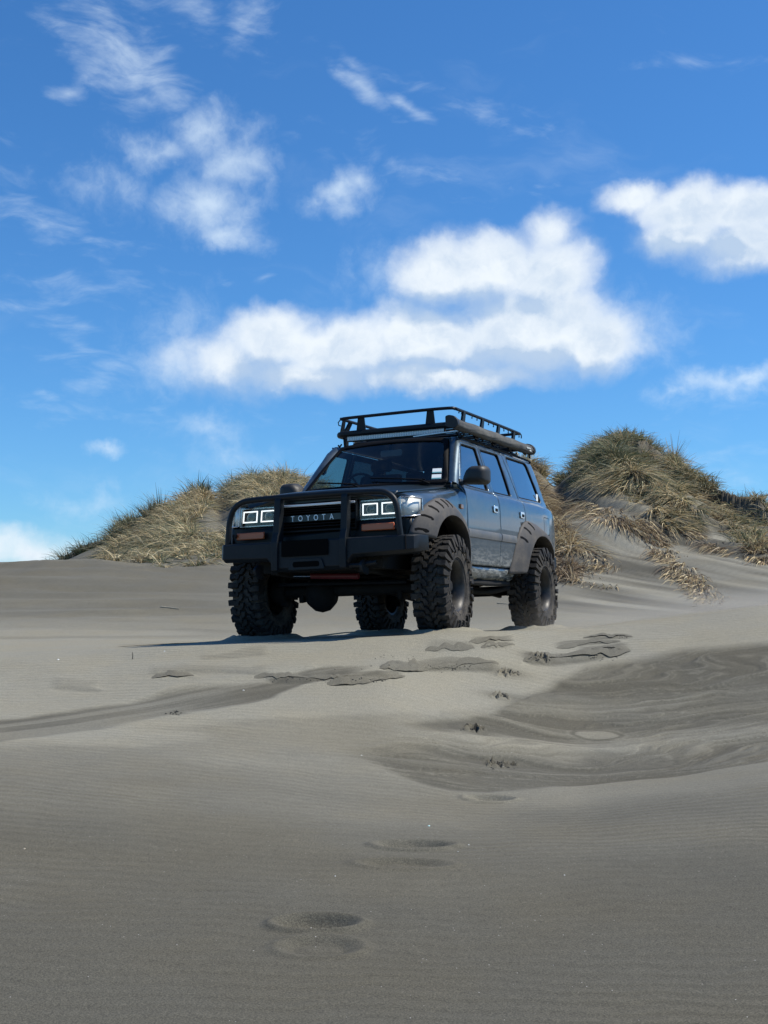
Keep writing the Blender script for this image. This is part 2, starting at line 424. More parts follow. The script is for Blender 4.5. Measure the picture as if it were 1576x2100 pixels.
# ---- pale drift: crest between the camera and the car, dark layered sand in the hollows
yimg_n = fbm(X / 1.3, Y / .7, 4, 41)
def band(cols, vals): return np.interp(PXg, cols, vals)
crest_lo = band([0, 400, 788, 1000, 1200, 1400, 1576, 2500], [7.4, 7.8, 8.4, 9.4, 10.7, 11.1, 11.0, 11.0])   # near edge of the pale crest
cw = band([0, 850, 1080, 1576], [.55, .5, .16, .10])
pale += sst(DP + (yimg_n - .5) * np.where(PXg > 900, .35, 1.2), crest_lo - cw, crest_lo + cw)
pale = np.maximum(pale, .74 * sst(DP + (yimg_n - .5) * 1.6, 4.2, 9.2))
# smooth dark track that runs from the left edge to the car
tr_c = band([-400, 0, 200, 400, 560, 660, 760], [7.7, 8.1, 8.6, 9.1, 9.5, 9.8, 10.0])
tr_w = band([-400, 0, 200, 400, 560, 660, 760], [.50, .48, .44, .40, .34, .24, .02])
edge = (fbm(X / .8, Y / .8, 4, 51) - .5) * .45
tr = (1 - sst(np.abs(DP - tr_c) + edge, tr_w * .70, tr_w * 1.05)) * (1 - sst(PXg, 700, 770))
trl = (1 - sst(np.abs(DP - tr_c - .03 + edge), .03, .12)) * tr
tstr = fbm((X - .3 * Y) / 1.6, (DP - tr_c) / .10, 3, 55)
pale = pale * (1 - .93 * tr * (.55 + .45 * sst(tstr, .62, .38))) + .12 * trl
Z -= tr * .008
# lip on the far side of the track
lipd = DP - (tr_c + tr_w)
lip = sst(lipd, -.08, .12) * np.exp(-np.maximum(lipd, 0) / .3) * sst(PXg, 120, 330) * (1 - sst(PXg, 640, 760))
Z += lip * .022 * (.3 + 1.3 * fbm((X + .5 * Y) / .55, (Y - .5 * X) / .30, 3, 52))
# hollow on the right with layered dark sand
hol = sst(PXg + (yimg_n - .5) * 260, 690, 860) * sst(DP + (fbm(X / .9, Y / .9, 3, 61) - .5) * .8, band([700, 1000, 1576, 2500], [7.9, 7.3, 7.7, 8.0]) - .1, band([700, 1000, 1576, 2500], [7.9, 7.3, 7.7, 8.0]) + .06) * (1 - sst(DP + (yimg_n - .5) * .35, crest_lo - .12, crest_lo + .06))
wxp = X + (fbm(X / 1.4, Y / 1.4, 3, 71) - .5) * 1.6; wyp = Y + (fbm(X / 1.5 + 9, Y / .9, 4, 72) - .5) * 1.05
lay = fbm(wxp / 3.2, (wyp - .22 * wxp) / .20, 4, 73, .66)
lay2 = fbm(wxp / 1.8, (wyp - .12 * wxp) / .065, 3, 74, .6)
layer = sst(lay, .47, .62) * .42 + sst(lay2, .50, .7) * .34 + np.exp(-((lay - .45) / .012) ** 2) * .45
mid = np.exp(-((DP - band([700, 1576], [8.35, 8.9])) / .22) ** 2)     # pale tongue between the two dark pools
pale = pale * (1 - hol) + hol * np.clip(layer * .62 + mid * .55, 0, 1)
Z += hol * (lay - .5) * .07 + hol * (lay2 - .5) * .014
Z += mid * hol * .03
# general mottling
pale = np.clip(pale + (fbm(X / .8, Y / .5, 4, 81) - .5) * .22 * sst(DP, 4, 8), 0, 1)
# far dune sand and streaks
pale = np.where(DP > 16, np.clip(.42 - .10 * rt - .12 * sst(DP, 24, 28) * (1 - rt) + (fbm((X * .93 + Y * .36) / .38, (Y * .93 - X * .36) / 6.0, 4, 91) - .5) * 2.6 * rt, 0, 1) * sst(DP, 16, 22) + pale * (1 - sst(DP, 16, 22)), pale)
pale = pale * (1 - lf * .55 * sst(fbm(X / 5, Y / .8, 4, 92), .35, .6))
# crusty broken edges of old wheel marks (scarps), given in photo pixels
def scarp(pts, h, back, rough=.5, seed=0, dark=.75):
    global Z, pale
    P = [(px, place(px, py)) for px, py in pts]
    P = [(a, b.y) for a, b in P if b is not None]
    xs = [p[0] for p in P]; ys = [p[1] for p in P]
    dc = np.interp(PXg, xs, ys) + (fbm((X + .2 * Y) / .6, Y / 1.4, 3, 100 + seed, .45) - .5) * .26 * rough
    inx = sst(PXg, xs[0], xs[0] + 25) * (1 - sst(PXg, xs[-1] - 25, xs[-1])) * (AZg > -1) * (AZg < 1)
    s = DP - dc
    prof = sst(s, -.07, .07) * np.exp(-np.maximum(s, 0) / back)
    hv = h * .40 * (.15 + 1.5 * fbm((X + .3 * Y) / .7, Y / 1.1, 3, 120 + seed))
    Z += prof * inx * hv
    Z -= inx * np.exp(-((s + .05) / .06) ** 2) * h * .22
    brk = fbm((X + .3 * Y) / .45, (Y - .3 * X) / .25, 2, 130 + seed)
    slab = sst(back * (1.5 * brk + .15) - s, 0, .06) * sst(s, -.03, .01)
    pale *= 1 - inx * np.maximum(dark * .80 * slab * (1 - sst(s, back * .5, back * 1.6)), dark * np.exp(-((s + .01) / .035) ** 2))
scarp([(1065, 1354), (1120, 1352), (1200, 1348), (1290, 1332)], .065, .30, 1.2, 1)
scarp([(1180, 1338), (1240, 1334), (1300, 1326)], .035, .2, 1, 2)
scarp([(775, 1372), (840, 1374), (920, 1370), (1030, 1363)], .055, .26, 1, 3)
scarp([(665, 1402), (740, 1400), (835, 1386)], .055, .2, 1.2, 4)
scarp([(640, 1390), (700, 1388), (800, 1384)], .03, .16, 1, 5)
scarp([(540, 1388), (600, 1390), (660, 1388)], .035, .2, 1, 6)
scarp([(300, 1392), (380, 1386), (470, 1388), (560, 1384)], .03, .3, 1.6, 7, .3)
scarp([(100, 1414), (150, 1410), (220, 1408)], .022, .25, 1.4, 8, .3)
scarp([(1195, 1310), (1250, 1307), (1302, 1304)], .05, .16, 1.2, 9)
scarp([(960, 1318), (1010, 1315), (1060, 1310)], .025, .2, 1, 10)
scarp([(870, 1336), (930, 1331), (985, 1329)], .02, .2, 1, 11, .4)
scarp([(980, 1326), (1020, 1325), (1060, 1322)], .02, .2, 1, 12, .4)
scarp([(1130, 1330), (1180, 1322), (1280, 1316)], .03, .25, 1, 13)
scarp([(400, 1352), (480, 1350), (560, 1345)], .015, .3, 1, 14, .4)
scarp([(345, 1462), (375, 1458), (400, 1455)], .03, .12, 1, 15, .3)
scarp([(230, 1324), (330, 1320), (420, 1316)], .02, .3, 1, 16, .3)
scarp([(1120, 1440), (1280, 1434), (1400, 1405)], .03, .5, .6, 17, .1)
# footprints: local frames (centre px, size in metres along / across, depth)
def dent(px, py, a, b, rot, depth, rim=.35, flat=2.0):
    global Z
    c = place(px, py)
    dx, dy = X - c.x, Y - c.y; co, si = math.cos(rot), math.sin(rot)
    u = (dx * co + dy * si) / a; v = (-dx * si + dy * co) / b
    r = np.sqrt(u * u + v * v)
    m = (r < 4) & (np.abs(AZg) < 1)
    Z = Z - np.where(m, depth * (1 - sst(r, .62, 1.06)) * (1 + .35 * (fbm(X / .05, Y / .05, 2, 300) - .5)) - depth * rim * 1.5 * np.exp(-((r - 1.22) / .18) ** 2), 0)
dent(850, 1735, .150, .080, .05, .024)
dent(830, 1772, .165, .075, -.08, .014)
dent(650, 1895, .130, .075, .03, .027)
dent(655, 1942, .120, .095, -.05, .012)
dent(1005, 1640, .12, .09, 0, .022)
for px, py, s in ((1028, 1568, 1), (970, 1495, .8), (1032, 1427, .75), (1045, 1380, .75), (1105, 1350, .8)):
    for k in range(7):
        dent(px + random.uniform(-20, 20) * s, py + random.uniform(-6, 8) * s, random.uniform(.018, .04), random.uniform(.012, .03), random.uniform(-.5, .5), .034 * s, .5)
    pm = place(px, py); pale *= 1 - .7 * np.exp(-(((X - pm.x) / .16) ** 2 + ((Y - pm.y) / .1) ** 2))
# small round bowl and its ring in the layered sand
cb = place(1225, 1510); rb = np.sqrt(((X - cb.x) / .16) ** 2 + ((Y - cb.y) / .13) ** 2)
pale = np.where(rb < 3, np.clip(pale * sst(rb, .9, 1.6) + .62 * (1 - sst(rb, .85, 1.0)) + .3 * np.exp(-((rb - 1.25) / .1) ** 2), 0, 1), pale)
# tyre contact: sand heaped a little around each wheel
for (wx_, wy_) in ((0, TRACK), (0, -TRACK), (-WB, TRACK), (-WB, -TRACK)):
    q = np.sqrt(((lx - wx_) / .36) ** 2 + ((ly - wy_) / .26) ** 2)
    Z += .042 * np.exp(-((q - 1.0) / .28) ** 2) * (.6 + .8 * fbm(X / .1, Y / .1, 3, 140))
# the lip just in front of the car
lipc = band([150, 300, 500, 700, 900, 1150], [11.1, 11.05, 11.0, 11.0, 11.15, 12.2])
ls = DP - lipc
Z += np.exp(-(ls / .28) ** 2) * .022 * sst(PXg, 150, 350) * (1 - sst(PXg, 1050, 1250))

ripm = (.35 + .65 * sst(fbm(X / 1.6, Y / 1.2, 3, 95), .32, .6)) * (1 - .85 * tr) * (1 - .8 * hol) * (1 - sst(DP, 14, 18))
Vt = np.stack([X, Y, Z], -1).reshape(-1, 3)
ii = np.arange((NR - 1) * (NAZ - 1)); r_, c_ = ii // (NAZ - 1), ii % (NAZ - 1)
v0 = r_ * NAZ + c_
Ft = np.stack([v0, v0 + 1, v0 + NAZ + 1, v0 + NAZ], 1)
# close the seam behind the camera and the disc under it
vs = np.arange(NR - 1) * NAZ
Ft = np.concatenate([Ft, np.stack([vs + NAZ - 1, vs, vs + NAZ, vs + 2 * NAZ - 1], 1)])
cz = float(Z[0].mean())
nV = len(Vt); Vt = np.concatenate([Vt, [[0, 0, cz]]])
pc = np.arange(NAZ); fan = np.stack([pc, np.full(NAZ, nV), np.roll(pc, -1), np.roll(pc, -1)], 1)
palev = np.append(pale.ravel(), 0.2); ripv = np.append(ripm.ravel(), 0.)

def sand_nodes(T, b):
    tcn = T.node('ShaderNodeTexCoord'); P = tcn.outputs['Object']
    a = T.node('ShaderNodeAttribute'); a.attribute_name = 'pale'
    r = T.node('ShaderNodeAttribute'); r.attribute_name = 'ripple'
    g1 = T.noise(P, 190, 4, .75); g2 = T.noise(P, 900, 2, .6); g3 = T.noise(P, 9, 5, .6); g4 = T.noise(P, 1.2, 4, .5)
    pf = T.math('ADD', a.outputs['Fac'], T.math('MULTIPLY', T.math('SUBTRACT', g3, .5), .16), clamp=True)
    # ripples
    wv = T.node('ShaderNodeTexWave'); wv.wave_type = 'BANDS'; wv.bands_direction = 'Y'
    T.put(wv.inputs['Vector'], T.mapping(warp(T, P, 1.1, .35, 3), rot=(0, 0, .10))); wv.inputs['Scale'].default_value = 3.6
    wv.inputs['Distortion'].default_value = 2.2; wv.inputs['Detail'].default_value = 2; wv.inputs['Detail Scale'].default_value = 1.2
    w2 = T.node('ShaderNodeTexWave'); w2.wave_type = 'BANDS'; w2.bands_direction = 'Y'
    T.put(w2.inputs['Vector'], T.mapping(warp(T, P, .7, .7, 3), rot=(0, 0, -.22))); w2.inputs['Scale'].default_value = 1.15
    w2.inputs['Distortion'].default_value = 3.0; w2.inputs['Detail'].default_value = 3; w2.inputs['Detail Scale'].default_value = 1.6
    big = T.math('MULTIPLY', w2.outputs['Fac'], T.math('MULTIPLY', r.outputs['Fac'], T.ramp(T.noise(P, .8, 3, .5), .35, .65)))
    rip = T.math('ADD', T.math('MULTIPLY', wv.outputs['Fac'], r.outputs['Fac']), T.math('MULTIPLY', big, 1.6))
    pf = T.math('ADD', pf, T.math('MULTIPLY', T.math('MULTIPLY', T.math('SUBTRACT', wv.outputs['Fac'], .5), r.outputs['Fac']), .085), clamp=True)
    col = T.mix(pf, (.124, .116, .090), (.325, .309, .247))
    col = T.mix(T.ramp(g4, .35, .7), col, T.mix(1.0, col, (1.03, 1.0, .94), 'MULTIPLY'))
    col = T.mix(T.math('MULTIPLY', T.ramp(g1, .3, .75), .55), T.mix(1.0, col, (.42, .42, .42), 'MULTIPLY'), T.mix(1.0, col, (2.0, 2.0, 1.96), 'MULTIPLY'))
    so = T.node('ShaderNodeAttribute'); so.attribute_name = 'soil_shade'
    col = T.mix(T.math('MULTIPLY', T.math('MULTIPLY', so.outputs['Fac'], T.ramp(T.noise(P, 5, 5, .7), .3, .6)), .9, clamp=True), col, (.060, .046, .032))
    # bright shell grains
    vo = T.node('ShaderNodeTexVoronoi'); T.put(vo.inputs['Vector'], P); vo.inputs['Scale'].default_value = 42
    sp = T.math('MULTIPLY', T.math('LESS_THAN', vo.outputs['Distance'], .085), T.ramp(T.noise(P, 23, 1, .5), .60, .66))
    col = T.mix(T.math('MULTIPLY', sp, .8), col, (.62, .60, .55))
    T.put(b.inputs['Base Color'], col)
    b.inputs['Roughness'].default_value = .93; b.inputs['Specular IOR Level'].default_value = .25
    hgt = T.math('ADD', T.math('MULTIPLY', g1, .0018), T.math('MULTIPLY', rip, .0055))
    hgt = T.math('ADD', hgt, T.math('MULTIPLY', T.noise(P, 45, 4, .65), .003))
    bn = T.node('ShaderNodeBump'); bn.inputs['Strength'].default_value = .9; bn.inputs['Distance'].default_value = 1.0
    T.put(bn.inputs['Height'], hgt); T.put(b.inputs['Normal'], bn.outputs[0])
M_SAND = material('sand', rough=.93, build=sand_nodes)
sand = mesh_np('sand_ground', Vt, np.concatenate([Ft, fan[:, [0, 2, 1, 1]]]) if False else Ft, M_SAND, True, {'pale': palev, 'ripple': ripv, 'soil_shade': np.append(soil_shade.ravel(), 0.)})
tag(sand, 'windblown grey beach sand with dunes, ripples and footprints', kind='structure')
bm = bmesh.new()
cv = bm.verts.new((0, 0, cz)); ring = [bm.verts.new(tuple(Vt[j])) for j in range(NAZ)]
for j in range(NAZ): bm.faces.new((cv, ring[j], ring[(j + 1) % NAZ]))
me = bpy.data.meshes.new('sand_underfoot'); bm.to_mesh(me); bm.free(); me.materials.append(M_SAND)
o = bpy.data.objects.new('sand_underfoot', me); COL.objects.link(o); o.parent = sand

# broken plates of damp crust along the old wheel marks
_spx = []
def crust(pts, th, depth, seed):
    rs = np.random.default_rng(seed); n = 46
    xs = np.linspace(0, 1, n); V = []; px0, px1 = pts[0][0], pts[-1][0]
    def smo(k, a): return np.interp(xs, np.linspace(0, 1, k), rs.normal(0, a, k))
    jag = smo(6, .028) + smo(16, .016); hn = 1 + smo(7, .18) + smo(22, .08); dn = 1 + smo(8, .25)
    tone = []
    for i, t in enumerate(xs):
        px = px0 + (px1 - px0) * t; py = float(np.interp(px, [p[0] for p in pts], [p[1] for p in pts]))
        p = place(px, py)
        e = math.sin(math.pi * t) ** .5; y0 = p.y + jag[i] * e; y1 = y0 + depth * e * dn[i] + .02
        k = p.x / p.y; h = th * .40 * (e * hn[i] - .2)
        for y, z in ((y0 + .03, -.03), (y0 + .014, h * .45), (y0, h * .9), (y0 + .012, h), (y0 + (y1 - y0) * .5, h * .70), (y1, .002 - .012)):
            x = k * y; V.append((x, y, ground_z(x, y) + z))
    m = 6; F = [(i * m + j, (i + 1) * m + j, (i + 1) * m + j + 1, i * m + j + 1) for i in range(n - 1) for j in range(m - 1)]
    o = mesh_np('sand_crust', np.array(V), np.array(F), M_SAND, True, {'pale': np.tile([.15, .15, .26, .28, .30, .6], n), 'ripple': np.zeros(len(V)), 'soil_shade': np.zeros(len(V))})
    o.data.set_sharp_from_angle(angle=math.radians(35)); o.parent = sand
for i, (pts, th, dp) in enumerate([
    ([(1072, 1356), (1110, 1352), (1150, 1353)], .030, .22), ([(1140, 1353), (1200, 1352), (1250, 1345), (1296, 1336)], .048, .34), ([(1195, 1343), (1240, 1338), (1292, 1331)], .022, .2),
    ([(776, 1374), (820, 1376), (880, 1374)], .040, .45), ([(870, 1374), (940, 1371), (1026, 1364)], .022, .22), ([(668, 1404), (720, 1403), (765, 1398)], .034, .28), ([(755, 1397), (800, 1392), (832, 1387)], .026, .2),
    ([(630, 1391), (680, 1390), (722, 1387)], .022, .2), ([(520, 1391), (570, 1393), (640, 1391)], .020, .2), ([(310, 1392), (350, 1389), (400, 1388)], .022, .25), ([(1192, 1312), (1235, 1308), (1300, 1306)], .038, .22),
    ([(960, 1320), (1000, 1317), (1056, 1313)], .026, .2), ([(985, 1330), (1020, 1327), (1058, 1324)], .020, .2), ([(870, 1337), (920, 1333), (975, 1331)], .018, .25),     ([(240, 1327), (330, 1322), (410, 1318)], .016, .3), ([(1140, 1332), (1190, 1324), (1275, 1318)], .020, .25)]):
    crust(pts, th, dp, 40 + i)

# ------------------------------------------------------------------ marram grass
def grass_nodes(T, b):
    a = T.node('ShaderNodeAttribute'); a.attribute_name = 'tone'
    T.put(b.inputs['Base Color'], a.outputs['Color'])
    b.inputs['Roughness'].default_value = .7; b.inputs['Specular IOR Level'].default_value = .25
    out = [n for n in T.n if n.type == 'OUTPUT_MATERIAL'][0]
    tr = T.node('ShaderNodeBsdfTranslucent'); T.put(tr.inputs[0], a.outputs['Color'])
    m = T.node('ShaderNodeMixShader'); m.inputs[0].default_value = .28; T.put(m.inputs[1], b.outputs[0]); T.put(m.inputs[2], tr.outputs[0])
    T.put(out.inputs[0], m.outputs[0])
M_GRASS = material('marram_blades', build=grass_nodes)
GREEN = np.array([[.105, .130, .070], [.135, .150, .085], [.17, .175, .105], [.085, .110, .065], [.21, .20, .125]])
STRAW = np.array([[.36, .31, .20], [.42, .37, .245], [.30, .25, .155], [.24, .205, .13], [.30, .30, .19], [.20, .165, .105], [.155, .16, .10]])
STRAW *= np.array([1.55, 1.47, 1.36])
DRY = np.array([[.33, .25, .155], [.26, .19, .12], [.40, .33, .22], [.17, .125, .08], [.12, .09, .06]])
DARKG = np.array([[.06, .075, .045], [.08, .095, .055], [.11, .12, .07], [.15, .14, .09]])

def poly_pts(poly, n):
    poly = np.array(poly, float); lo, hi = poly.min(0), poly.max(0); out = []
    while len(out) < n:
        q = lo + rng.random((n * 2, 2)) * (hi - lo)
        inside = np.zeros(len(q), bool); j = len(poly) - 1
        for i in range(len(poly)):
            a, b_ = poly[i], poly[j]
            c = ((a[1] > q[:, 1]) != (b_[1] > q[:, 1])) & (q[:, 0] < (b_[0] - a[0]) * (q[:, 1] - a[1]) / (b_[1] - a[1] + 1e-9) + a[0])
            inside ^= c; j = i
        out += list(q[inside])
    return out[:n]

def slope_at(x, y):
    e = .35; return (ground_z(x + e, y) - ground_z(x - e, y)) / (2 * e), (ground_z(x, y + e) - ground_z(x, y - e)) / (2 * e)

class Blades:
    def __init__(self): self.v, self.f, self.c, self.n = [], [], [], 0
    def tuft(self, p, n, L, spread, droop, palette, wind=(0, 0, 0), width=.027, radius=.12, seg=4, down=0.0, sink=.03):
        az_ = rng.random(n) * 2 * math.pi; rad = radius * np.sqrt(rng.random(n))
        base = np.stack([p.x + rad * np.cos(az_), p.y + rad * np.sin(az_), np.full(n, p.z - sink)], 1)
        a2 = az_ + rng.normal(0, .6, n); tilt = np.abs(rng.normal(spread, spread * .5 + .05, n))
        d = np.stack([np.sin(tilt) * np.cos(a2), np.sin(tilt) * np.sin(a2), np.cos(tilt)], 1) + np.array(wind) * rng.random((n, 1)) * 1.3
        if down:
            gx, gy = slope_at(p.x, p.y); s = np.array([-gx, -gy, -(gx * gx + gy * gy)]); s /= (np.linalg.norm(s) + 1e-6)
            d = d * (1 - down) + s[None] * down * (0.7 + .6 * rng.random((n, 1))); d[:, 2] += .12
        d /= np.linalg.norm(d, axis=1)[:, None]
        Ls = L * (.45 + .75 * rng.random(n)); dr = droop * (.4 + 1.2 * rng.random(n))
        h = np.stack([d[:, 0], d[:, 1], np.zeros(n)], 1); hn = np.linalg.norm(h, axis=1)[:, None] + 1e-6
        out = h / hn; side = np.stack([-out[:, 1], out[:, 0], np.zeros(n)], 1)
        tw = rng.random(n) * math.pi; side = side * np.cos(tw)[:, None] + np.array([0, 0, 1.]) * np.sin(tw)[:, None] * .5 + np.stack([rng.normal(0, .3, n)] * 3, 1)
        side /= np.linalg.norm(side, axis=1)[:, None]
        w = width * (.6 + .8 * rng.random(n)); pk = rng.integers(0, len(palette)); col = palette[np.where(rng.random(n) < .45, pk, rng.integers(0, len(palette), n))] * (.6 + .7 * rng.random((n, 1))) * rng.uniform(.84, 1.25)
        k0 = self.n; pts = []
        for i in range(seg + 1):
            t = i / seg; q = base + d * (Ls * t)[:, None] + out * (Ls * dr * t * t * .5)[:, None]; q[:, 2] -= Ls * dr * t * t * .75
            ww = (w * (1 - t * .9) * .5)[:, None]
            pts += [q - side * ww, q + side * ww]
        V = np.stack(pts, 1); m = 2 * (seg + 1); self.v.append(V.reshape(-1, 3)); self.c.append(np.repeat(col, m, 0))
        b0 = k0 + np.arange(n)[:, None] * m
        for i in range(seg):
            self.f.append(b0 + np.array([[2 * i, 2 * i + 1, 2 * i + 3, 2 * i + 2]]))
        self.n += n * m
    def build(self, name, label, cat=None, group=None, kind=None):
        v = np.concatenate(self.v); f = np.concatenate(self.f); c = np.concatenate(self.c)
        o = mesh_np(name, v, f, M_GRASS, False, {'tone': np.concatenate([c, np.ones((len(c), 1))], 1)})
        return tag(o, label, cat, group, kind)

def field(B, poly, n, blades, L, spread, droop, pal, jit=0.0, **kw):
    for px, py in poly_pts(poly, n):
        p = place(px, py)
        if p is None or p.y < 22: continue
        if jit: p.x += rng.normal(0, .15); p.y += rng.normal(0, jit)
        p.z = ground_z(p.x, p.y)
        cl = vnoise(np.array(p.x * 1.1), np.array(p.y * .8), 77)
        if cl < .40 and rng.random() < .75: continue
        B.tuft(p, int(blades * 1.0), L * rng.uniform(.7, 1.5) * (.7 + .6 * cl), spread, droop, pal, **kw)
def skyline(B, px0, px1, n, blades, L, spread, droop, pal, d0=40.5, d1=44.0, **kw):
    for _ in range(n):
        px = rng.uniform(px0, px1); d = rng.uniform(d0, d1); v = px_dir(px, 1100); x, y = v.x / v.y * d, d
        p = Vector((x, y, ground_z(x, y)))
        if vnoise(np.array(px / 14.), np.array(d * .5), 55) < .42: continue
        B.tuft(p, int(blades * .95), L * rng.uniform(.6, 1.55), spread, droop, pal, **kw)
WIND = (-.12, 0, 0)

B = Blades()
mixp = np.concatenate([STRAW, STRAW[:2], GREEN[2:]])
field(B, [(232, 1150), (246, 1095), (300, 1050), (345, 1040), (430, 1022), (440, 1040), (405, 1052), (380, 1075), (388, 1110), (425, 1128), (462, 1100), (478, 1112), (478, 1150)], 620, 40, .50, .75, .9, mixp, .5, wind=WIND)
field(B, [(300, 1060), (340, 1040), (425, 1020), (435, 1035), (400, 1056)], 180, 36, .5, .6, .7, STRAW, .5, wind=WIND)
skyline(B, 235, 436, 230, 30, .62, .33, .35, np.concatenate([GREEN, DARKG, STRAW[3:]]), wind=WIND)
skyline(B, 235, 330, 40, 26, .62, .30, .3, DARKG, wind=WIND)
B.build('dune_grass', 'mass of pale straw beach grass covering the left dune beside the bull bar', 'grass', kind='stuff')

B = Blades()
field(B, [(462, 1030), (500, 995), (560, 978), (620, 990), (655, 1015), (660, 1040), (600, 1035), (540, 1030), (480, 1040)], 260, 40, .55, .75, .8, mixp, .5, wind=WIND)
skyline(B, 462, 660, 230, 36, .52, .55, .6, np.concatenate([STRAW, GREEN[1:3]]), wind=WIND)
skyline(B, 455, 520, 40, 28, .6, .3, .3, np.concatenate([DARKG, GREEN]), wind=WIND)
B.build('dune_grass', 'grassy hummock of straw coloured marram on the skyline above the bonnet', 'grass', kind='stuff')

B = Blades()
drp = np.concatenate([STRAW[:4], DRY])
field(B, [(1040, 940), (1085, 948), (1108, 985), (1130, 1050), (1160, 1095), (1180, 1122), (1150, 1135), (1100, 1140), (1050, 1100)], 300, 40, .50, .8, .9, drp, .4, down=.35)
skyline(B, 1030, 1120, 90, 36, .55, .5, .5, np.concatenate([STRAW, GREEN[:2]]))
field(B, [(1130, 1150), (1165, 1150), (1185, 1178), (1160, 1190), (1130, 1180)], 40, 34, .45, .9, 1.0, DRY, .2, down=.5)
B.build('dune_grass', 'dry tangled grass spilling down the sand directly behind the wagon', 'grass', kind='stuff')

B = Blades()
crown = np.concatenate([GREEN, GREEN[:3], STRAW[3:], STRAW[:1]])
field(B, [(1142, 985), (1172, 950), (1238, 912), (1290, 905), (1345, 922), (1372, 955), (1330, 965), (1265, 955), (1215, 972), (1175, 982)], 330, 42, .50, .55, .6, crown, .5, wind=WIND)
skyline(B, 1150, 1400, 420, 34, .46, .45, .5, crown, wind=WIND)
skyline(B, 1372, 1392, 14, 34, .8, .25, .3, STRAW)
field(B, [(1330, 965), (1372, 952), (1420, 975), (1470, 1008), (1505, 1045), (1552, 1100), (1576, 1122), (1576, 1138), (1530, 1104), (1480, 1058), (1440, 1032), (1400, 1015), (1360, 998)], 280, 38, .42, .6, .8, np.concatenate([STRAW, GREEN[1:]]), .2, down=.35)
skyline(B, 1400, 1500, 50, 22, .38, .4, .5, crown, wind=WIND)
B.build('dune_grass', 'olive green crown of marram grass on the tall right dune', 'grass', kind='stuff')

B = Blades()
field(B, [(1255, 945), (1330, 960), (1372, 1010), (1420, 1045), (1398, 1060), (1380, 1085), (1350, 1040), (1305, 1020), (1268, 985), (1215, 972)], 300, 34, .66, .55, .5, np.concatenate([STRAW, STRAW[:2], GREEN[2:4]]), .2, down=.72, seg=5)
field(B, [(1385, 1005), (1450, 1035), (1520, 1090), (1576, 1135), (1576, 1146), (1510, 1096), (1440, 1048)], 80, 24, .36, .6, .6, drp, .2, down=.6)
B.build('hanging_grass', 'long pale grass strands hanging over the eroded lip of the right dune', 'grass', kind='stuff')

B = Blades()
for pts, n in (([(1275, 1062), (1320, 1090), (1370, 1135), (1395, 1165), (1425, 1195), (1470, 1240)], 260), ([(1180, 1030), (1240, 1060), (1300, 1072), (1350, 1092)], 130), ([(1150, 1010), (1200, 1030), (1260, 1050), (1290, 1075)], 45), ([(1400, 1085), (1450, 1110), (1576, 1150)], 40), ([(1190, 1120), (1230, 1150), (1255, 1165)], 24), ([(1160, 1165), (1200, 1185), (1240, 1205)], 18)):
    for _ in range(n):
        t = rng.random() * (len(pts) - 1); i = int(t); f = t - i
        px = pts[i][0] * (1 - f) + pts[min(i + 1, len(pts) - 1)][0] * f + rng.normal(0, 9); py = pts[i][1] * (1 - f) + pts[min(i + 1, len(pts) - 1)][1] * f + rng.normal(0, 4)
        p = place(px, py)
        if p is None or p.y < 20: continue
        p.z = ground_z(p.x, p.y); B.tuft(p, 14, .55, .9, .9, np.concatenate([DRY, STRAW[:3]]), down=.75, width=.026, radius=.2)
B.build('dry_runners', 'dead brown grass runners trailing down the right dune face', 'dry grass', kind='stuff')

B = Blades()
skyline(B, 1500, 1580, 90, 30, .52, .35, .4, np.concatenate([GREEN, DARKG, STRAW[:3]]), wind=WIND)
field(B, [(1500, 1040), (1600, 1035), (1600, 1060), (1530, 1055)], 60, 30, .4, .7, .7, np.concatenate([STRAW, DARKG]), .3)
skyline(B, 1580, 1900, 150, 26, .52, .35, .4, np.concatenate([GREEN, STRAW[:3]]))
skyline(B, 660, 1030, 160, 24, .5, .4, .4, np.concatenate([GREEN, STRAW]))
B.build('dune_grass', 'small patch of grass on the far right skyline', 'grass', kind='stuff')

GR = 'single grass clumps along the left edge of the dune'
spots = [(102, 1146, .55, 9, 'tiny grass clump standing furthest left at the foot of the dune edge'), (126, 1136, .8, 24, 'second grass clump from the left on the falling dune edge'), (140, 1128, .85, 30, 'dark grass clump third from the left on the dune edge'),
         (158, 1118, .8, 34, 'bushy green clump on the dune edge, fourth from the left'), (174, 1112, .95, 40, 'tallest green clump on the low left dune edge'), (190, 1106, .8, 34, 'green clump in the middle of the left dune edge'),
         (206, 1101, .85, 30, 'grass clump on the dune edge right of the tallest one'), (220, 1096, .8, 30, 'clump on the left dune edge just before the main grass'), (234, 1088, .8, 34, 'last single clump where the edge meets the main grass'),
         (250, 1072, .9, 34, 'dark upright tuft standing above the left end of the grass mass'), (268, 1060, .85, 34, 'dark spiky tuft on the skyline over the pale grass')]
for px, py, L, n, lab in spots:
    B = Blades(); d = 41.0 + rng.uniform(-.5, .5); v = px_dir(px, 1100); x, y = v.x / v.y * d, d
    for _ in range(3):
        p = Vector((x + rng.normal(0, .12), y + rng.normal(0, .15), 0)); p.z = ground_z(p.x, p.y)
        B.tuft(p, n, L * .75, .42, .6, np.concatenate([DARKG, GREEN, STRAW[3:4]]), wind=WIND, width=.024)
    B.build('grass_tuft', lab, 'grass tuft', GR)

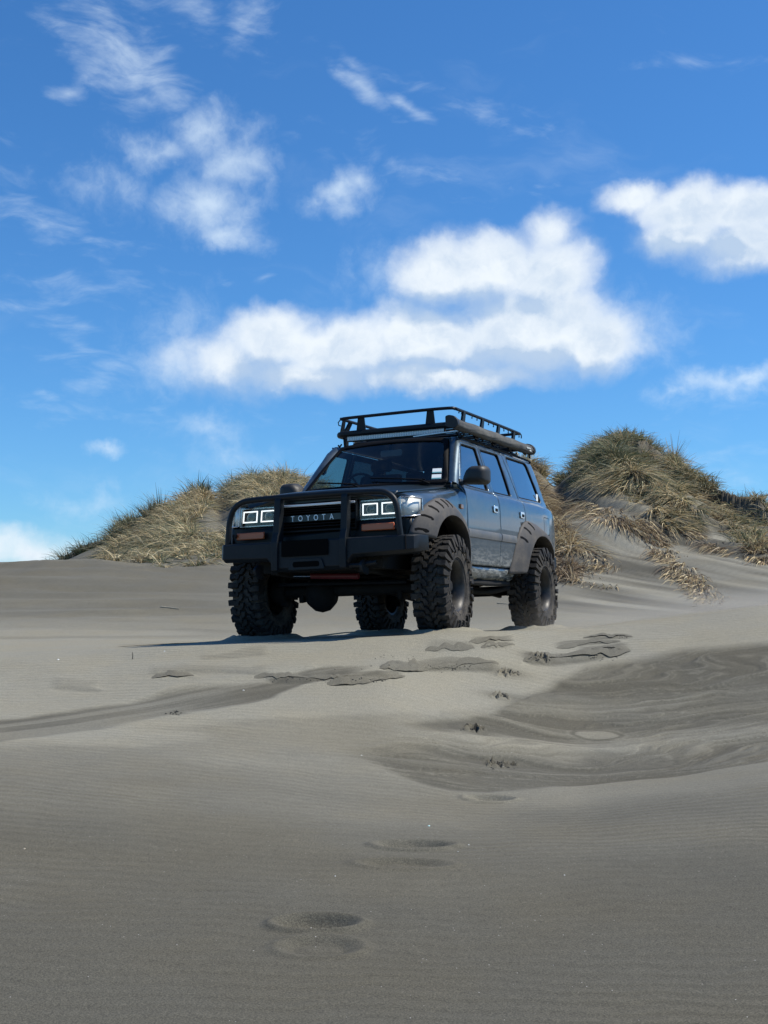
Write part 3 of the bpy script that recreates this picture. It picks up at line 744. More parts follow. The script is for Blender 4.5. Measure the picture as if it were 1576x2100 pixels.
# ------------------------------------------------------------------ mesh builder
class MB:
    def __init__(self): self.v = []; self.f = []
    def add(self, verts, faces):
        k = len(self.v); self.v += [tuple(p) for p in verts]; self.f += [tuple(i + k for i in f) for f in faces]; return self
    def box(self, x0, x1, y0, y1, z0, z1, taper=0, bev=0):
        xs, ys, zs = (min(x0, x1), max(x0, x1)), (min(y0, y1), max(y0, y1)), (min(z0, z1), max(z0, z1))
        p = [(x, y, z) for z in zs for y in ys for x in xs]
        return self.add(p, [(0, 2, 3, 1), (4, 5, 7, 6), (0, 1, 5, 4), (2, 6, 7, 3), (0, 4, 6, 2), (1, 3, 7, 5)])
    def beam(self, a, b, w, h, up=(0, 0, 1)):
        a, b = Vector(a), Vector(b); d = (b - a).normalized(); s = d.cross(Vector(up))
        if s.length < 1e-4: s = d.cross(Vector((1, 0, 0)))
        s.normalize(); u = s.cross(d)
        p = [q + s * (i * w / 2) + u * (j * h / 2) for q in (a, b) for i, j in ((-1, -1), (1, -1), (1, 1), (-1, 1))]
        return self.add(p, [(3, 2, 1, 0), (4, 5, 6, 7), (0, 1, 5, 4), (1, 2, 6, 5), (2, 3, 7, 6), (3, 0, 4, 7)])
    def tube(self, pts, r, n=12, closed=False, caps=True):
        pts = [Vector(p) for p in pts]; m = len(pts); rr = r if isinstance(r, (list, tuple)) else [r] * m
        T = []
        for i in range(m):
            a = pts[(i - 1) % m] if closed or i else pts[0]; b = pts[(i + 1) % m] if closed or i < m - 1 else pts[-1]
            T.append((b - a).normalized())
        ref = Vector((0, 0, 1)) if abs(T[0].z) < .9 else Vector((1, 0, 0))
        u = (ref - T[0] * ref.dot(T[0])).normalized(); vs = []
        for i in range(m):
            u = (u - T[i] * u.dot(T[i])).normalized(); w = T[i].cross(u)
            for k in range(n):
                a = 2 * math.pi * k / n
                vs.append(pts[i] + (u * math.cos(a) + w * math.sin(a)) * rr[i])
        fs = []
        for i in range(m if closed else m - 1):
            for k in range(n):
                a, b = i * n + k, i * n + (k + 1) % n; c, d = ((i + 1) % m) * n + (k + 1) % n, ((i + 1) % m) * n + k
                fs.append((a, b, c, d))
        if caps and not closed: fs += [tuple(range(n))[::-1], tuple((m - 1) * n + k for k in range(n))]
        return self.add(vs, fs)
    def lathe(self, prof, axis='y', c=(0, 0, 0), n=48, closed=False):
        """prof: list of (radius, offset along axis)"""
        vs = []
        for r, h in prof:
            for k in range(n):
                a = 2 * math.pi * k / n; p, q = r * math.cos(a), r * math.sin(a)
                vs.append({'y': (c[0] + p, c[1] + h, c[2] + q), 'x': (c[0] + h, c[1] + p, c[2] + q), 'z': (c[0] + p, c[1] + q, c[2] + h)}[axis])
        fs = []; m = len(prof)
        for i in range(m if closed else m - 1):
            for k in range(n):
                fs.append((i * n + k, i * n + (k + 1) % n, ((i + 1) % m) * n + (k + 1) % n, ((i + 1) % m) * n + k))
        if not closed:
            fs += [tuple(range(n))[::-1], tuple((m - 1) * n + k for k in range(n))]
        return self.add(vs, fs)
    def prism(self, poly, a, b):
        """poly: list of 3D points, extruded by the vector from a to b"""
        d = Vector(b) - Vector(a); n = len(poly)
        p = [Vector(q) for q in poly] + [Vector(q) + d for q in poly]
        return self.add(p, [tuple(range(n))[::-1], tuple(range(n, 2 * n))] + [(i, (i + 1) % n, n + (i + 1) % n, n + i) for i in range(n)])
    def build(self, name, mat, parent=None, ang=35, bevel=0, shift=True, kind=None, label=None, seg=2):
        me = bpy.data.meshes.new(name)
        sh = Vector(CAR_SHIFT) if shift else Vector((0, 0, 0))
        me.from_pydata([(p[0] + sh[0], (lean(*p) if shift else p[1]) + sh[1], p[2] + sh[2]) for p in self.v], [], self.f)
        b = bmesh.new(); b.from_mesh(me); bmesh.ops.recalc_face_normals(b, faces=b.faces); b.to_mesh(me); b.free()
        me.polygons.foreach_set('use_smooth', [True] * len(me.polygons)); me.set_sharp_from_angle(angle=math.radians(ang))
        me.materials.append(mat)
        o = bpy.data.objects.new(name, me); COL.objects.link(o); o.parent = parent
        if bevel:
            md = o.modifiers.new('bevel', 'BEVEL'); md.width = bevel; md.segments = seg; md.limit_method = 'ANGLE'; md.angle_limit = math.radians(40)
            md.harden_normals = False
        if kind: o['kind'] = kind
        if label: o['label'] = label
        return o
CAR_SHIFT = (WB / 2, 0, TYRE_R)
LEAN = [True]       # the body sits a little askew on its axles
def lean(x, y, z):
    if not LEAN[0]: return y
    return y + float(np.interp(z, [.25, .6, 1.0, 1.45], [.004, .014, .038, .045])) * (1 - y / .9)

def interp(x, xs, ys): return float(np.interp(x, xs, ys))
def spline(pts, n=8, closed=False):
    pts = [np.array(p, float) for p in pts]; m = len(pts); out = []
    for i in range(m if closed else m - 1):
        p0 = pts[(i - 1) % m] if closed or i else 2 * pts[0] - pts[1]
        p1, p2 = pts[i], pts[(i + 1) % m]
        p3 = pts[(i + 2) % m] if closed or i < m - 2 else 2 * p2 - p1
        for k in range(n):
            t = k / n
            out.append(tuple(.5 * (2 * p1 + (p2 - p0) * t + (2 * p0 - 5 * p1 + 4 * p2 - p3) * t * t + (3 * p1 - p0 - 3 * p2 + p3) * t ** 3)))
    if not closed: out.append(tuple(pts[-1]))
    return out
def rounded(poly, r, n=4):
    """2D polygon with rounded corners; r may be a list"""
    out = []; m = len(poly)
    for i, p in enumerate(poly):
        rr = r[i] if isinstance(r, (list, tuple)) else r
        p = Vector(p).to_2d(); a = Vector(poly[i - 1]).to_2d() - p; b = Vector(poly[(i + 1) % m]).to_2d() - p
        if rr <= 0: out.append((p.x, p.y)); continue
        q = min(rr, a.length * .45, b.length * .45); a = p + a.normalized() * q; b = p + b.normalized() * q
        for k in range(n + 1):
            t = k / n; c = a * (1 - t) ** 2 + p * 2 * t * (1 - t) + b * t * t; out.append((c.x, c.y))
    return out

def panel(name, loops, mapf, mat, parent, step=.05, thick=.016, out=None, mirror=1, vcuts=(), label=None):
    """a sheet cut out in (u, v), laid on a curved surface by mapf and given a thickness inwards"""
    b = bmesh.new(); es = []
    for lp in loops:
        vs = [b.verts.new((p[0], p[1], 0)) for p in lp]
        es += [b.edges.new((vs[i], vs[(i + 1) % len(vs)])) for i in range(len(vs))]
    bmesh.ops.triangle_fill(b, use_beauty=True, edges=es)
    us = [p[0] for p in loops[0]]; vv = [p[1] for p in loops[0]]
    cuts = [((u, 0, 0), (1, 0, 0)) for u in np.arange(min(us) + step * .37, max(us), step)] + \
           [((0, v, 0), (0, 1, 0)) for v in (list(np.arange(min(vv) + step * .37, max(vv), step)) + list(vcuts))]
    for co, no in cuts:
        bmesh.ops.bisect_plane(b, geom=b.verts[:] + b.edges[:] + b.faces[:], dist=1e-5, plane_co=co, plane_no=no)
    for v in b.verts:
        x, y, z = mapf(v.co.x, v.co.y); v.co = Vector((x + CAR_SHIFT[0], lean(x, y * mirror, z), z + CAR_SHIFT[2]))
    bmesh.ops.recalc_face_normals(b, faces=b.faces[:])
    b.normal_update()
    want = Vector(out or (0, 1, 0)); want.y *= mirror
    if sum((f.normal.dot(want) * f.calc_area() for f in b.faces)) < 0:
        bmesh.ops.reverse_faces(b, faces=b.faces[:])
    me = bpy.data.meshes.new(name); b.to_mesh(me); b.free()
    me.polygons.foreach_set('use_smooth', [True] * len(me.polygons)); me.set_sharp_from_angle(angle=math.radians(38))
    me.materials.append(mat)
    o = bpy.data.objects.new(name, me); COL.objects.link(o); o.parent = parent
    if thick:
        s = o.modifiers.new('thickness', 'SOLIDIFY'); s.thickness = thick; s.offset = -1
    if label: o['label'] = label
    return o

# ------------------------------------------------------------------ car materials
def dusty(base, dust, amount, scale=3.0, low=None, streak=False):
    """base colour with road dust lying on it; low = height (car root space) under which mud splashes gather"""
    def f(T, b):
        P = T.node('ShaderNodeTexCoord').outputs['Object']
        n = T.noise(P, scale, 6, .65); n2 = T.noise(P, scale * 9, 4, .7)
        a = T.math('MULTIPLY', T.ramp(T.math('ADD', T.math('MULTIPLY', n, .7), T.math('MULTIPLY', n2, .3)), .38, .68), amount)
        if low is not None:
            s = T.node('ShaderNodeSeparateXYZ'); T.put(s.inputs[0], P)
            z = s.outputs[2]
            m = T.ramp(z, low, low - .38)
            sv = T.mapping(P, rot=(0, math.radians(-38), 0), scale=(3.4, 1, 17))
            sp = T.ramp(T.noise(warp(T, sv, 1.5, .4, 3), 2.2, 7, .72), .45, .55)
            a = T.math('MAXIMUM', a, T.math('MULTIPLY', T.math('MULTIPLY', sp, m), .80))
        c = T.mix(a, base, dust)
        T.put(b.inputs['Base Color'], c)
        r0 = b.inputs['Roughness'].default_value
        T.put(b.inputs['Roughness'], T.math('ADD', r0, T.math('MULTIPLY', a, .45)))
        if b.inputs['Metallic'].default_value > 0:
            T.put(b.inputs['Metallic'], T.math('MULTIPLY', b.inputs['Metallic'].default_value, T.math('SUBTRACT', 1.0, a)))
        if b.inputs['Coat Weight'].default_value > 0:
            T.put(b.inputs['Coat Weight'], T.math('MULTIPLY', b.inputs['Coat Weight'].default_value, T.math('SUBTRACT', 1.0, T.math('MULTIPLY', a, 1.2, clamp=True))))
        T.put(b.inputs['Normal'], T.bump(T.math('ADD', n2, T.math('MULTIPLY', n, .4)), .05, .004))
    return f
DUST = (.23, .205, .165)
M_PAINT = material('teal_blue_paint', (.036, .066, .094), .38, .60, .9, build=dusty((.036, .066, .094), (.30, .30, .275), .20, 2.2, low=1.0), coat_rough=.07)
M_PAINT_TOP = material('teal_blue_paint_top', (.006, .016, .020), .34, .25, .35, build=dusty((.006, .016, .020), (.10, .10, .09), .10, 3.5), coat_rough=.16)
M_BAR = material('charcoal_powder_coat', (.0045, .0075, .011), .45, build=dusty((.0045, .0075, .011), (.05, .052, .052), .16, 5), spec=.3)
M_BLACK = material('black_plastic', (.010, .011, .012), .5, build=dusty((.010, .011, .012), (.07, .066, .058), .25, 6))
M_SEAL = material('black_rubber_seal', (.0045, .0045, .005), .65, spec=.1)
M_UNDER = material('underseal', (.008, .009, .010), .8, build=dusty((.008, .009, .010), (.05, .045, .037), .35, 5), spec=.3)
M_FLARE = material('grey_flare_plastic', (.055, .050, .046), .62, build=dusty((.048, .045, .043), (.145, .130, .112), .75, 4))
M_TYRE = material('tyre_rubber', (.018, .018, .019), .82, build=dusty((.018, .018, .019), (.150, .132, .108), .80, 6), spec=.3)
M_TREAD = material('tread_rubber', (.013, .013, .014), .78, build=dusty((.013, .013, .014), (.120, .108, .090), .55, 9), spec=.3)
M_RIM = material('black_steel_rim', (.010, .011, .012), .40, .2, build=dusty((.010, .011, .012), (.12, .105, .085), .30, 8))
M_STRIP = material('bright_trim', (.80, .82, .84), .35, .35)
M_CHROME = material('chrome', (.78, .79, .80), .14, 1.0)
M_SILVER = material('silver_letter', (.62, .64, .66), .35, .7)
M_AMBER = material('amber_lens', (.75, .22, .03), .22, coat=.6)
M_AMBERD = material('dark_amber_lens', (.48, .105, .03), .3, coat=.3)
M_PROJ = material('projector_glass', (.05, .07, .065), .08, .3, 1.0)
M_DRL = material('daytime_running_light', (.9, .9, .9), .4, emit=(.93, .97, 1.0), es=1.25)
M_LEDLENS = material('led_lens', (.55, .56, .55), .25, .3, coat=.5)
M_LAMPIN = material('lamp_reflector', (.72, .73, .70), .35, .15)
M_PLATE = material('black_plate', (.0015, .0015, .0015), .8, spec=.1)
M_RED = material('red_damper_paint', (.10, .010, .014), .5)
M_CLOTH = material('seat_cloth', (.012, .012, .013), .9)
M_STICK = material('white_sticker', (.74, .78, .76), .6)
M_STICKT = material('teal_sticker_print', (.10, .34, .36), .6)
M_FABRIC = material('black_canvas_bag', (.035, .037, .038), .75, build=dusty((.035, .037, .038), (.15, .148, .135), .85, 4))
def glass_nodes(tint, refl=1.0, gain=1.9):
    def f(T, b):
        T.n.remove(b); out = [n for n in T.n if n.type == 'OUTPUT_MATERIAL'][0]
        tr = T.node('ShaderNodeBsdfTransparent'); tr.inputs[0].default_value = (*tint, 1)
        gl = T.node('ShaderNodeBsdfGlossy'); gl.inputs['Roughness'].default_value = .015; gl.inputs[0].default_value = (refl,) * 3 + (1,)
        ge = T.node('ShaderNodeNewGeometry'); cosv = T.math('ABSOLUTE', T.vmath('DOT_PRODUCT', ge.outputs['Normal'], ge.outputs['Incoming'])); fr = T.math('ADD', T.math('MULTIPLY', T.math('POWER', T.math('SUBTRACT', 1.0, cosv, clamp=True), 5.0), .92), .05)
        P = T.node('ShaderNodeTexCoord').outputs['Object']
        df = T.node('ShaderNodeBsdfDiffuse'); df.inputs[0].default_value = (.30, .29, .26, 1)
        m = T.node('ShaderNodeMixShader'); T.put(m.inputs[0], T.math('MULTIPLY', fr, gain, clamp=True)); T.put(m.inputs[1], tr.outputs[0]); T.put(m.inputs[2], gl.outputs[0])
        d = T.node('ShaderNodeMixShader'); T.put(d.inputs[0], T.ramp(T.noise(P, 4, 7, .7), .42, .85, .002, .03)); T.put(d.inputs[1], m.outputs[0]); T.put(d.inputs[2], df.outputs[0])
        T.put(out.inputs[0], d.outputs[0])
    return f
M_GLASS = material('windscreen_glass', build=glass_nodes((.58, .66, .65), gain=.9))
M_TINT = material('tinted_glass', build=glass_nodes((.05, .065, .07), gain=1.9))
M_DGLASS = material('front_door_glass', build=glass_nodes((.42, .52, .50), gain=1.9))
M_LENS = material('clear_lens', build=glass_nodes((.93, .94, .93), gain=.6))

# ------------------------------------------------------------------ car body shape
def plan(x):
    w = 0.0
    if x > .28: w -= .085 * ((x - .28) / .42) ** 2.2
    if x < -3.1: w -= .075 * ((-3.1 - x) / .82) ** 2.4
    return w
SZ = [0.0, .10, .20, .30, .45, .60, .80, .88, .925, .950, .968, 1.00, 1.20, 1.43, 1.50]
SY = [.870, .895, .915, .932, .948, .955, .953, .945, .930, .905, .882, .870, .815, .748, .712]
def side_y(x, z): return interp(z, SZ, SY) + plan(x)
def side_map(x, z): return (x, side_y(x, z), z)
def flare_arch(cx, pts): return spline([(cx + a, b) for a, b in pts], 5)
ARCH_F = spline([(-.470, .13), (-.452, .30), (-.375, .455), (-.25, .562), (-.08, .618), (.10, .625), (.27, .585), (.385, .51), (.45, .40)], 5)
ARCH_R = spline([(-3.375, .34), (-3.335, .42), (-3.22, .505), (-3.05, .565), (-2.87, .582), (-2.68, .555), (-2.52, .465), (-2.41, .33), (-2.36, .14)], 5)

car = bpy.data.objects.new('off_road_wagon', None); COL.objects.link(car)
car.empty_display_size = .5
car.matrix_world = Matrix.Translation(O_CAR) @ R_CAR.to_4x4() @ Matrix.Translation((-WB / 2, 0, -TYRE_R))
tag(car, 'lifted dark teal off-road wagon with bull bar and roof rack parked on grey sand', 'car')

ZS_R = .105
def fend_top(x): return .86 + (.74 - x) * .113 - .078
def fender_map(x, v):
    w = side_y(x, min(v, .80)); zs = fend_top(x) - ZS_R; L = ZS_R * math.pi / 2
    if v <= zs: return (x, w if v < .8 else .953 + plan(x), v)
    w = side_y(x, min(zs, .80))
    if v <= zs + L:
        a = (v - zs) / ZS_R; return (x, w - ZS_R * (1 - math.cos(a)), zs + ZS_R * math.sin(a))
    d = v - zs - L
    return (x, w - ZS_R - d, zs + ZS_R + d * .10)
def fend_vtop(x):
    return fend_top(x) - ZS_R + ZS_R * math.pi / 2 + (side_y(x, .8) - ZS_R - interp(x, [-.6, .7], [.782, .760]))

DOOR_F, DOOR_B, DOOR_Q = -.590, -1.612, -2.495
for s in (1, -1):
    # fender
    xs = np.linspace(-.55, .655, 14)
    top = [(x, fend_vtop(x)) for x in xs]
    outl = [(DOOR_F + .006, .13)] + ARCH_F + [(.45, .40), (.655, .40), (.655, .572), (.530, .585), (.515, .60), (.515, .75), (.535, .764), (.655, .772)] + top[::-1] + [(DOOR_F + .006, .93)]
    # drop duplicates
    o2 = []
    for p in outl:
        if not o2 or (abs(p[0] - o2[-1][0]) + abs(p[1] - o2[-1][1])) > 1e-4: o2.append(p)
    panel('front_fender', [o2], fender_map, M_PAINT, car, .04, .014, mirror=s, vcuts=(.72, .76, .79, .83, .85, .87, .89, .91))
    # doors with window openings
    fd = [(DOOR_F - .004, .215), (DOOR_B + .004, .215), (DOOR_B + .004, .60), (DOOR_B + .030, .97), (-1.555, 1.482), (-1.075, 1.474), (-.985, 1.425), (-.665, 1.035), (DOOR_F - .004, .955)]
    g1 = [(-1.490, .972), (-1.487, 1.432), (-1.030, 1.424), (-.975, 1.372), (-.720, 1.040), (-.690, .985)]
    g1 = [(-1.490, .975), (-1.490, 1.430), (-1.035, 1.424), (-.730, 1.050), (-.700, .980)]
    dF = panel('front_door', [rounded(fd, [.03, .03, 0, 0, .03, .03, .02, .02, 0]), rounded(g1, [.03, .04, .05, .03, .03])], side_map, M_PAINT, car, .06, .03, mirror=s, vcuts=(.86, .90, .93, .95, .97, .985))
    rd = [(DOOR_B - .004, .215)] + [(-2.06, .215), (-2.12, .42), (-2.26, .60), (-2.42, .705), (-2.50, .72), (DOOR_Q + .006 - .01, .80), (DOOR_Q + .012, .97), (-2.345, 1.486), (-1.566, 1.482), (DOOR_B + .022, .97), (DOOR_B - .004, .60)]
    g2 = [(-1.668, .975), (-2.265, .980), (-2.225, 1.443), (-1.612, 1.432)]
    dR = panel('rear_door', [rounded(rd, [.03, 0, 0, 0, 0, 0, 0, 0, .03, .03, 0, 0]), rounded(g2, [.03, .03, .04, .03])], side_map, M_PAINT, car, .06, .03, mirror=s, vcuts=(.86, .90, .93, .95, .97, .985))
    qd = [(-2.512, .755)] + [(-2.52, .60), (-2.40, .36), (-2.36, .14)] [:1] + ARCH_R[::-1][8:] + [(-3.90, .34), (-3.925, .60), (-3.920, .84), (-3.885, .895), (-3.72, 1.06), (-3.545, 1.488), (-2.357, 1.488), (-2.503, .97), (-2.508, .80)]
    g3 = [(-2.545, .990), (-2.497, 1.450), (-3.285, 1.456), (-3.46, .998)]
    panel('rear_quarter', [qd, rounded(g3, [.03, .04, .06, .05])], side_map, M_PAINT, car, .06, .016, mirror=s, vcuts=(.86, .90, .93, .95, .97, .985))
    # glass set in from the skin, with black seals round it
    def in_map(off): return lambda x, z: (x, side_y(x, z) - off, z)
    for nm, g, par in (('side_window', g1, dF), ('side_window', g2, dR), ('quarter_window', g3, car)):
        cx = sum(p[0] for p in g) / len(g); czz = sum(p[1] for p in g) / len(g)
        gi_ = [(cx + (p[0] - cx) * 1.02, czz + (p[1] - czz) * 1.02) for p in g]
        gl = panel(nm, [gi_], in_map(.016), M_DGLASS if g is g1 else M_TINT, par, .12, 0, mirror=s)
        go_ = rounded([(cx + (p[0] - cx) * 1.012, czz + (p[1] - czz) * 1.015) for p in g], .04); gq = rounded([(cx + (p[0] - cx) * .955, czz + (p[1] - czz) * .945) for p in g], .035)
        panel('window_seal', [go_, gq], in_map(-.0025 + .006), M_SEAL, gl if par is car else par, .12, .012, mirror=s)
    if s == 1:
        mb = MB()
        yq = side_y(-3.40, 1.03) - .008
        mb.box(-3.375, -3.305, yq - .004, yq - .001, 1.015, 1.095)
        mb.build('sticker', M_STICK, car)
    # rocker
    rk = [(DOOR_F + .004, .205), (-2.20, .205), (-2.20, .085), (-.52, .085)]
    panel('rocker_panel', [rk], lambda x, z: (x, side_y(x, z) - .012 - .05 * max(0, .12 - z) / .04, z), M_PAINT, car, .06, .02, mirror=s)
    # mouldings on the doors
    def mould(x0, x1, nm='door_moulding'):
        mb = MB(); P = []
        n = 14
        for i in range(n + 1):
            x = x0 + (x1 - x0) * i / n; P.append(x)
        prof = [(.470, -.002), (.476, .010), (.50, .016), (.53, .016), (.548, .009), (.553, -.002)]
        vs = [(x, (side_y(x, z) + o) * s, z) for x in P for z, o in prof]; k = len(prof)
        fs = [(i * k + j, i * k + j + 1, (i + 1) * k + j + 1, (i + 1) * k + j) for i in range(n) for j in range(k - 1)] + [tuple(range(k)), tuple(n * k + j for j in range(k))]
        mb.add(vs, fs); mb.build(nm, M_FLARE_S, car)
    M_FLARE_S = bpy.data.materials.get('door_moulding_grey') or material('door_moulding_grey', (.085, .095, .105), .5, build=dusty((.085, .095, .105), (.22, .21, .19), .5, 5))
    mould(-.56, DOOR_F + .012); mould(DOOR_F - .008, DOOR_B + .010); mould(DOOR_B - .010, -2.125)
    # handles
    for hx in (-1.449, -2.365):
        y = side_y(hx, .79)
        hb = MB(); hb.prism([(x, (y + .004) * s, z) for x, z in rounded([(hx - .065, .752), (hx + .065, .752), (hx + .065, .822), (hx - .065, .822)], .018)], (0, 0, 0), (0, .010 * s, 0))
        h = hb.build('door_handle', M_CHROME, car, bevel=.004)
        r = MB(); r.prism([(x, (y + .0145) * s, z) for x, z in rounded([(hx - .048, .764), (hx + .028, .764), (hx + .028, .796), (hx - .048, .796)], .010)], (0, 0, 0), (0, .002 * s, 0)); r.build('handle_recess', M_SEAL, h)
    # side repeater
    y = side_y(-.42, .745)
    MB().prism([(x, (y + .002) * s, z) for x, z in rounded([(-.462, .722), (-.385, .726), (-.388, .768), (-.458, .764)], .012)], (0, 0, 0), (0, .014 * s, 0)).build('side_repeater', M_AMBER, car, bevel=.004)
    if s == 1:   # fuel flap groove
        fl = rounded([(-3.47, .62), (-3.235, .62), (-3.225, .82), (-3.47, .82)], .025)
        fi = rounded([(-3.464, .626), (-3.241, .626), (-3.231, .814), (-3.464, .814)], .022)
        panel('fuel_flap_gap', [fl, fi], lambda x, z: (x, side_y(x, z) + .0012, z), M_SEAL, car, .1, 0, mirror=s)
    # flares
    def flare(inner, outer, nm, bulge, slots, lip_y):
        n = 44
        def res(P):
            P = [np.array(p) for p in P]; L = np.cumsum([0] + [np.linalg.norm(P[i + 1] - P[i]) for i in range(len(P) - 1)]); L /= L[-1]
            q = np.linspace(0, 1, n + 1); return [(float(np.interp(t, L, [p[0] for p in P])), float(np.interp(t, L, [p[1] for p in P]))) for t in q]
        I, O = res(inner), res(outer); mb = MB(); m = 9; vs = []
        for i in range(n + 1):
            for j in range(m + 1):
                t = j / m; x = I[i][0] * (1 - t) + O[i][0] * t; z = I[i][1] * (1 - t) + O[i][1] * t
                yb = side_y(x, z); k = (1 - t)
                lift = bulge * math.sin(min(1, k * 1.25) * math.pi / 2) if k > .12 else bulge * math.sin(.15 * math.pi / 2) * (k / .12)
                # a step ring: flat lip near the opening
                if k > .80: lift += .006
                vs.append((x, (yb + lift + .003) * s, z))
            x, z = I[i]; vs.append((x, (side_y(x, z) - .10) * s, z))       # return into the wheel well
        k = m + 2
        order = lambda i: [i * k + m + 1] + [i * k + j for j in range(m + 1)]
        fs = []
        for i in range(n):
            a, b = order(i), order(i + 1)
            fs += [(a[j], a[j + 1], b[j + 1], b[j]) for j in range(len(a) - 1)]
        mb.add(vs, fs); fo = mb.build(nm, M_FLARE, car, ang=50)
        sm = fo.modifiers.new('t', 'SOLIDIFY'); sm.thickness = .006; sm.offset = -1
        for t in slots:
            i = t * n; i0 = int(i); f = i - i0
            x0 = I[i0][0] * (1 - f) + I[i0 + 1][0] * f; z0 = I[i0][1] * (1 - f) + I[i0 + 1][1] * f
            x1 = O[i0][0] * (1 - f) + O[i0 + 1][0] * f; z1 = O[i0][1] * (1 - f) + O[i0 + 1][1] * f
            mb = MB(); pl = []
            d = Vector((x1 - x0, z1 - z0)); L = d.length; d.normalize(); q = Vector((-d.y, d.x))
            for a, w in ((.46, .006), (.56, .017), (.80, .019), (.89, .010), (.89, -.010), (.80, -.019), (.56, -.017), (.46, -.006)):
                c = Vector((x0, z0)) + d * (a * L) + q * w
                tt = a; kk = 1 - tt; lift = bulge * math.sin(min(1, kk * 1.25) * math.pi / 2)
                pl.append((c.x, (side_y(c.x, c.y) + lift + .0055) * s, c.y))
            mb.prism(pl, (0, 0, 0), (0, -.018 * s, 0)); mb.build('flare_pocket', M_SEAL, fo)
        return fo
    fo_in = list(reversed(ARCH_F))[:-1]
    flare(fo_in, spline([(.705, .425), (.66, .53), (.58, .63), (.45, .712), (.27, .768), (.08, .785), (-.12, .765), (-.30, .700), (-.43, .58), (-.50, .42), (-.515, .16)], 6), 'front_flare', .085, (.035, .12, .205, .29, .37, .445), 1.04)
    ri = list(reversed(ARCH_R)); ri = [(-2.335, .165)] + [p for p in ri if p[1] > .19]
    flare(ri, spline([(-1.955, .150), (-2.045, .34), (-2.17, .54), (-2.34, .68), (-2.52, .735), (-2.72, .728), (-2.95, .705), (-3.17, .655), (-3.34, .56), (-3.43, .45), (-3.455, .335)], 6), 'rear_flare', .075, (.24, .33, .42), 1.03)

# bonnet, roof, pillars -------------------------------------------------------
def bon_z(x, y):
    a = abs(y) / .77
    return .862 + (.74 - x) * .113 - .05 * a ** 2.6 - .008 * float(sst(np.array(abs(y)), .50, .56))
def bonnet_map(u, y):
    if u <= .66: return (u, y, bon_z(u, y))
    a = min((u - .66) / .085, math.pi / 2); b = .028 * (abs(y) / .75) ** 2
    return (.66 + .085 * math.sin(a) - b * 1.4, y, bon_z(.66, y) - .085 * (1 - math.cos(a)))
bl = [(-.455, 0), (-.462, .30), (-.485, .60), (-.52, .772), (.2, .765), (.64, .752), (.72, .742), (.788, .70)]
bl = bl + [(a, -b) for a, b in bl[::-1][:-1]]
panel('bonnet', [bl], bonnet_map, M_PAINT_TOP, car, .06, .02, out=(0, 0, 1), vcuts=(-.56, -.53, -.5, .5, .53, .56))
def roof_map(x, y):
    a = abs(y) / .715
    e = max(0, (x + 1.16) / .10); r = max(0, (-3.42 - x) / .12)
    return (x, y, 1.497 + .030 * (1 - a ** 2) + .018 * math.sin(math.pi * min(1, max(0, (-1.05 - x) / 2.5))) - .024 * e * e - .03 * r * r)
rl = [(-1.060, 0), (-1.066, .3), (-1.085, .58), (-1.12, .69), (-1.2, .708), (-3.45, .70), (-3.53, .62)]
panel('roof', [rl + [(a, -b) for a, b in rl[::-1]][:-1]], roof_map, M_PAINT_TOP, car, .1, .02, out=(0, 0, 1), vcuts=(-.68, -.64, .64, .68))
def scr(t, y):  # windscreen: t 0 bottom .. 1 top, y -1..1 across
    hw = .768 * (1 - t) + .605 * t; yy = y * hw; c = (1 - y * y)
    return Vector((-.535 * (1 - t) - 1.050 * t + .085 * c * (1 - .35 * t), yy, .998 * (1 - t) + 1.478 * t + .020 * c * t + .012 * math.sin(math.pi * t)))
def scr_map(y, t): v = scr(t, y); return (v.x, v.y, v.z)
ws = rounded([(-1, 0), (1, 0), (1, 1), (-1, 1)], [.05, .05, .10, .10])
wind = panel('windscreen', [ws], scr_map, M_GLASS, car, .16, 0, out=(1, 0, .6))
wo_ = rounded([(-1.022, -.03), (1.022, -.03), (1.022, 1.025), (-1.022, 1.025)], [.05, .05, .11, .11]); wi_ = rounded([(-.955, .035), (.955, .035), (.945, .935), (-.945, .935)], [.05, .05, .12, .12])
panel('windscreen_seal', [wo_, wi_], lambda y, t: tuple(scr(t, y) + Vector((.006, 0, .005))), M_SEAL, wind, .12, .004, out=(1, 0, .6))
for y0, z0 in ((.880, .190), (.880, .065)):
    P = [scr(z0 + dz, y0 + dy) + Vector((.001, 0, .001)) for dy, dz in ((-.07, 0), (.055, 0), (.055, .095), (-.07, .095))]
    MB().prism(P, (0, 0, 0), (.0012, 0, .0010)).build('registration_label', M_STICK, wind)
    P = [scr(z0 + dz, y0 + dy) + Vector((.0026, 0, .0026)) for dy, dz in ((-.07, .004), (.055, .004), (.055, .022), (-.07, .022))]
    MB().prism(P, (0, 0, 0), (.0008, 0, .0006)).build('label_stripe', M_STICKT, wind)
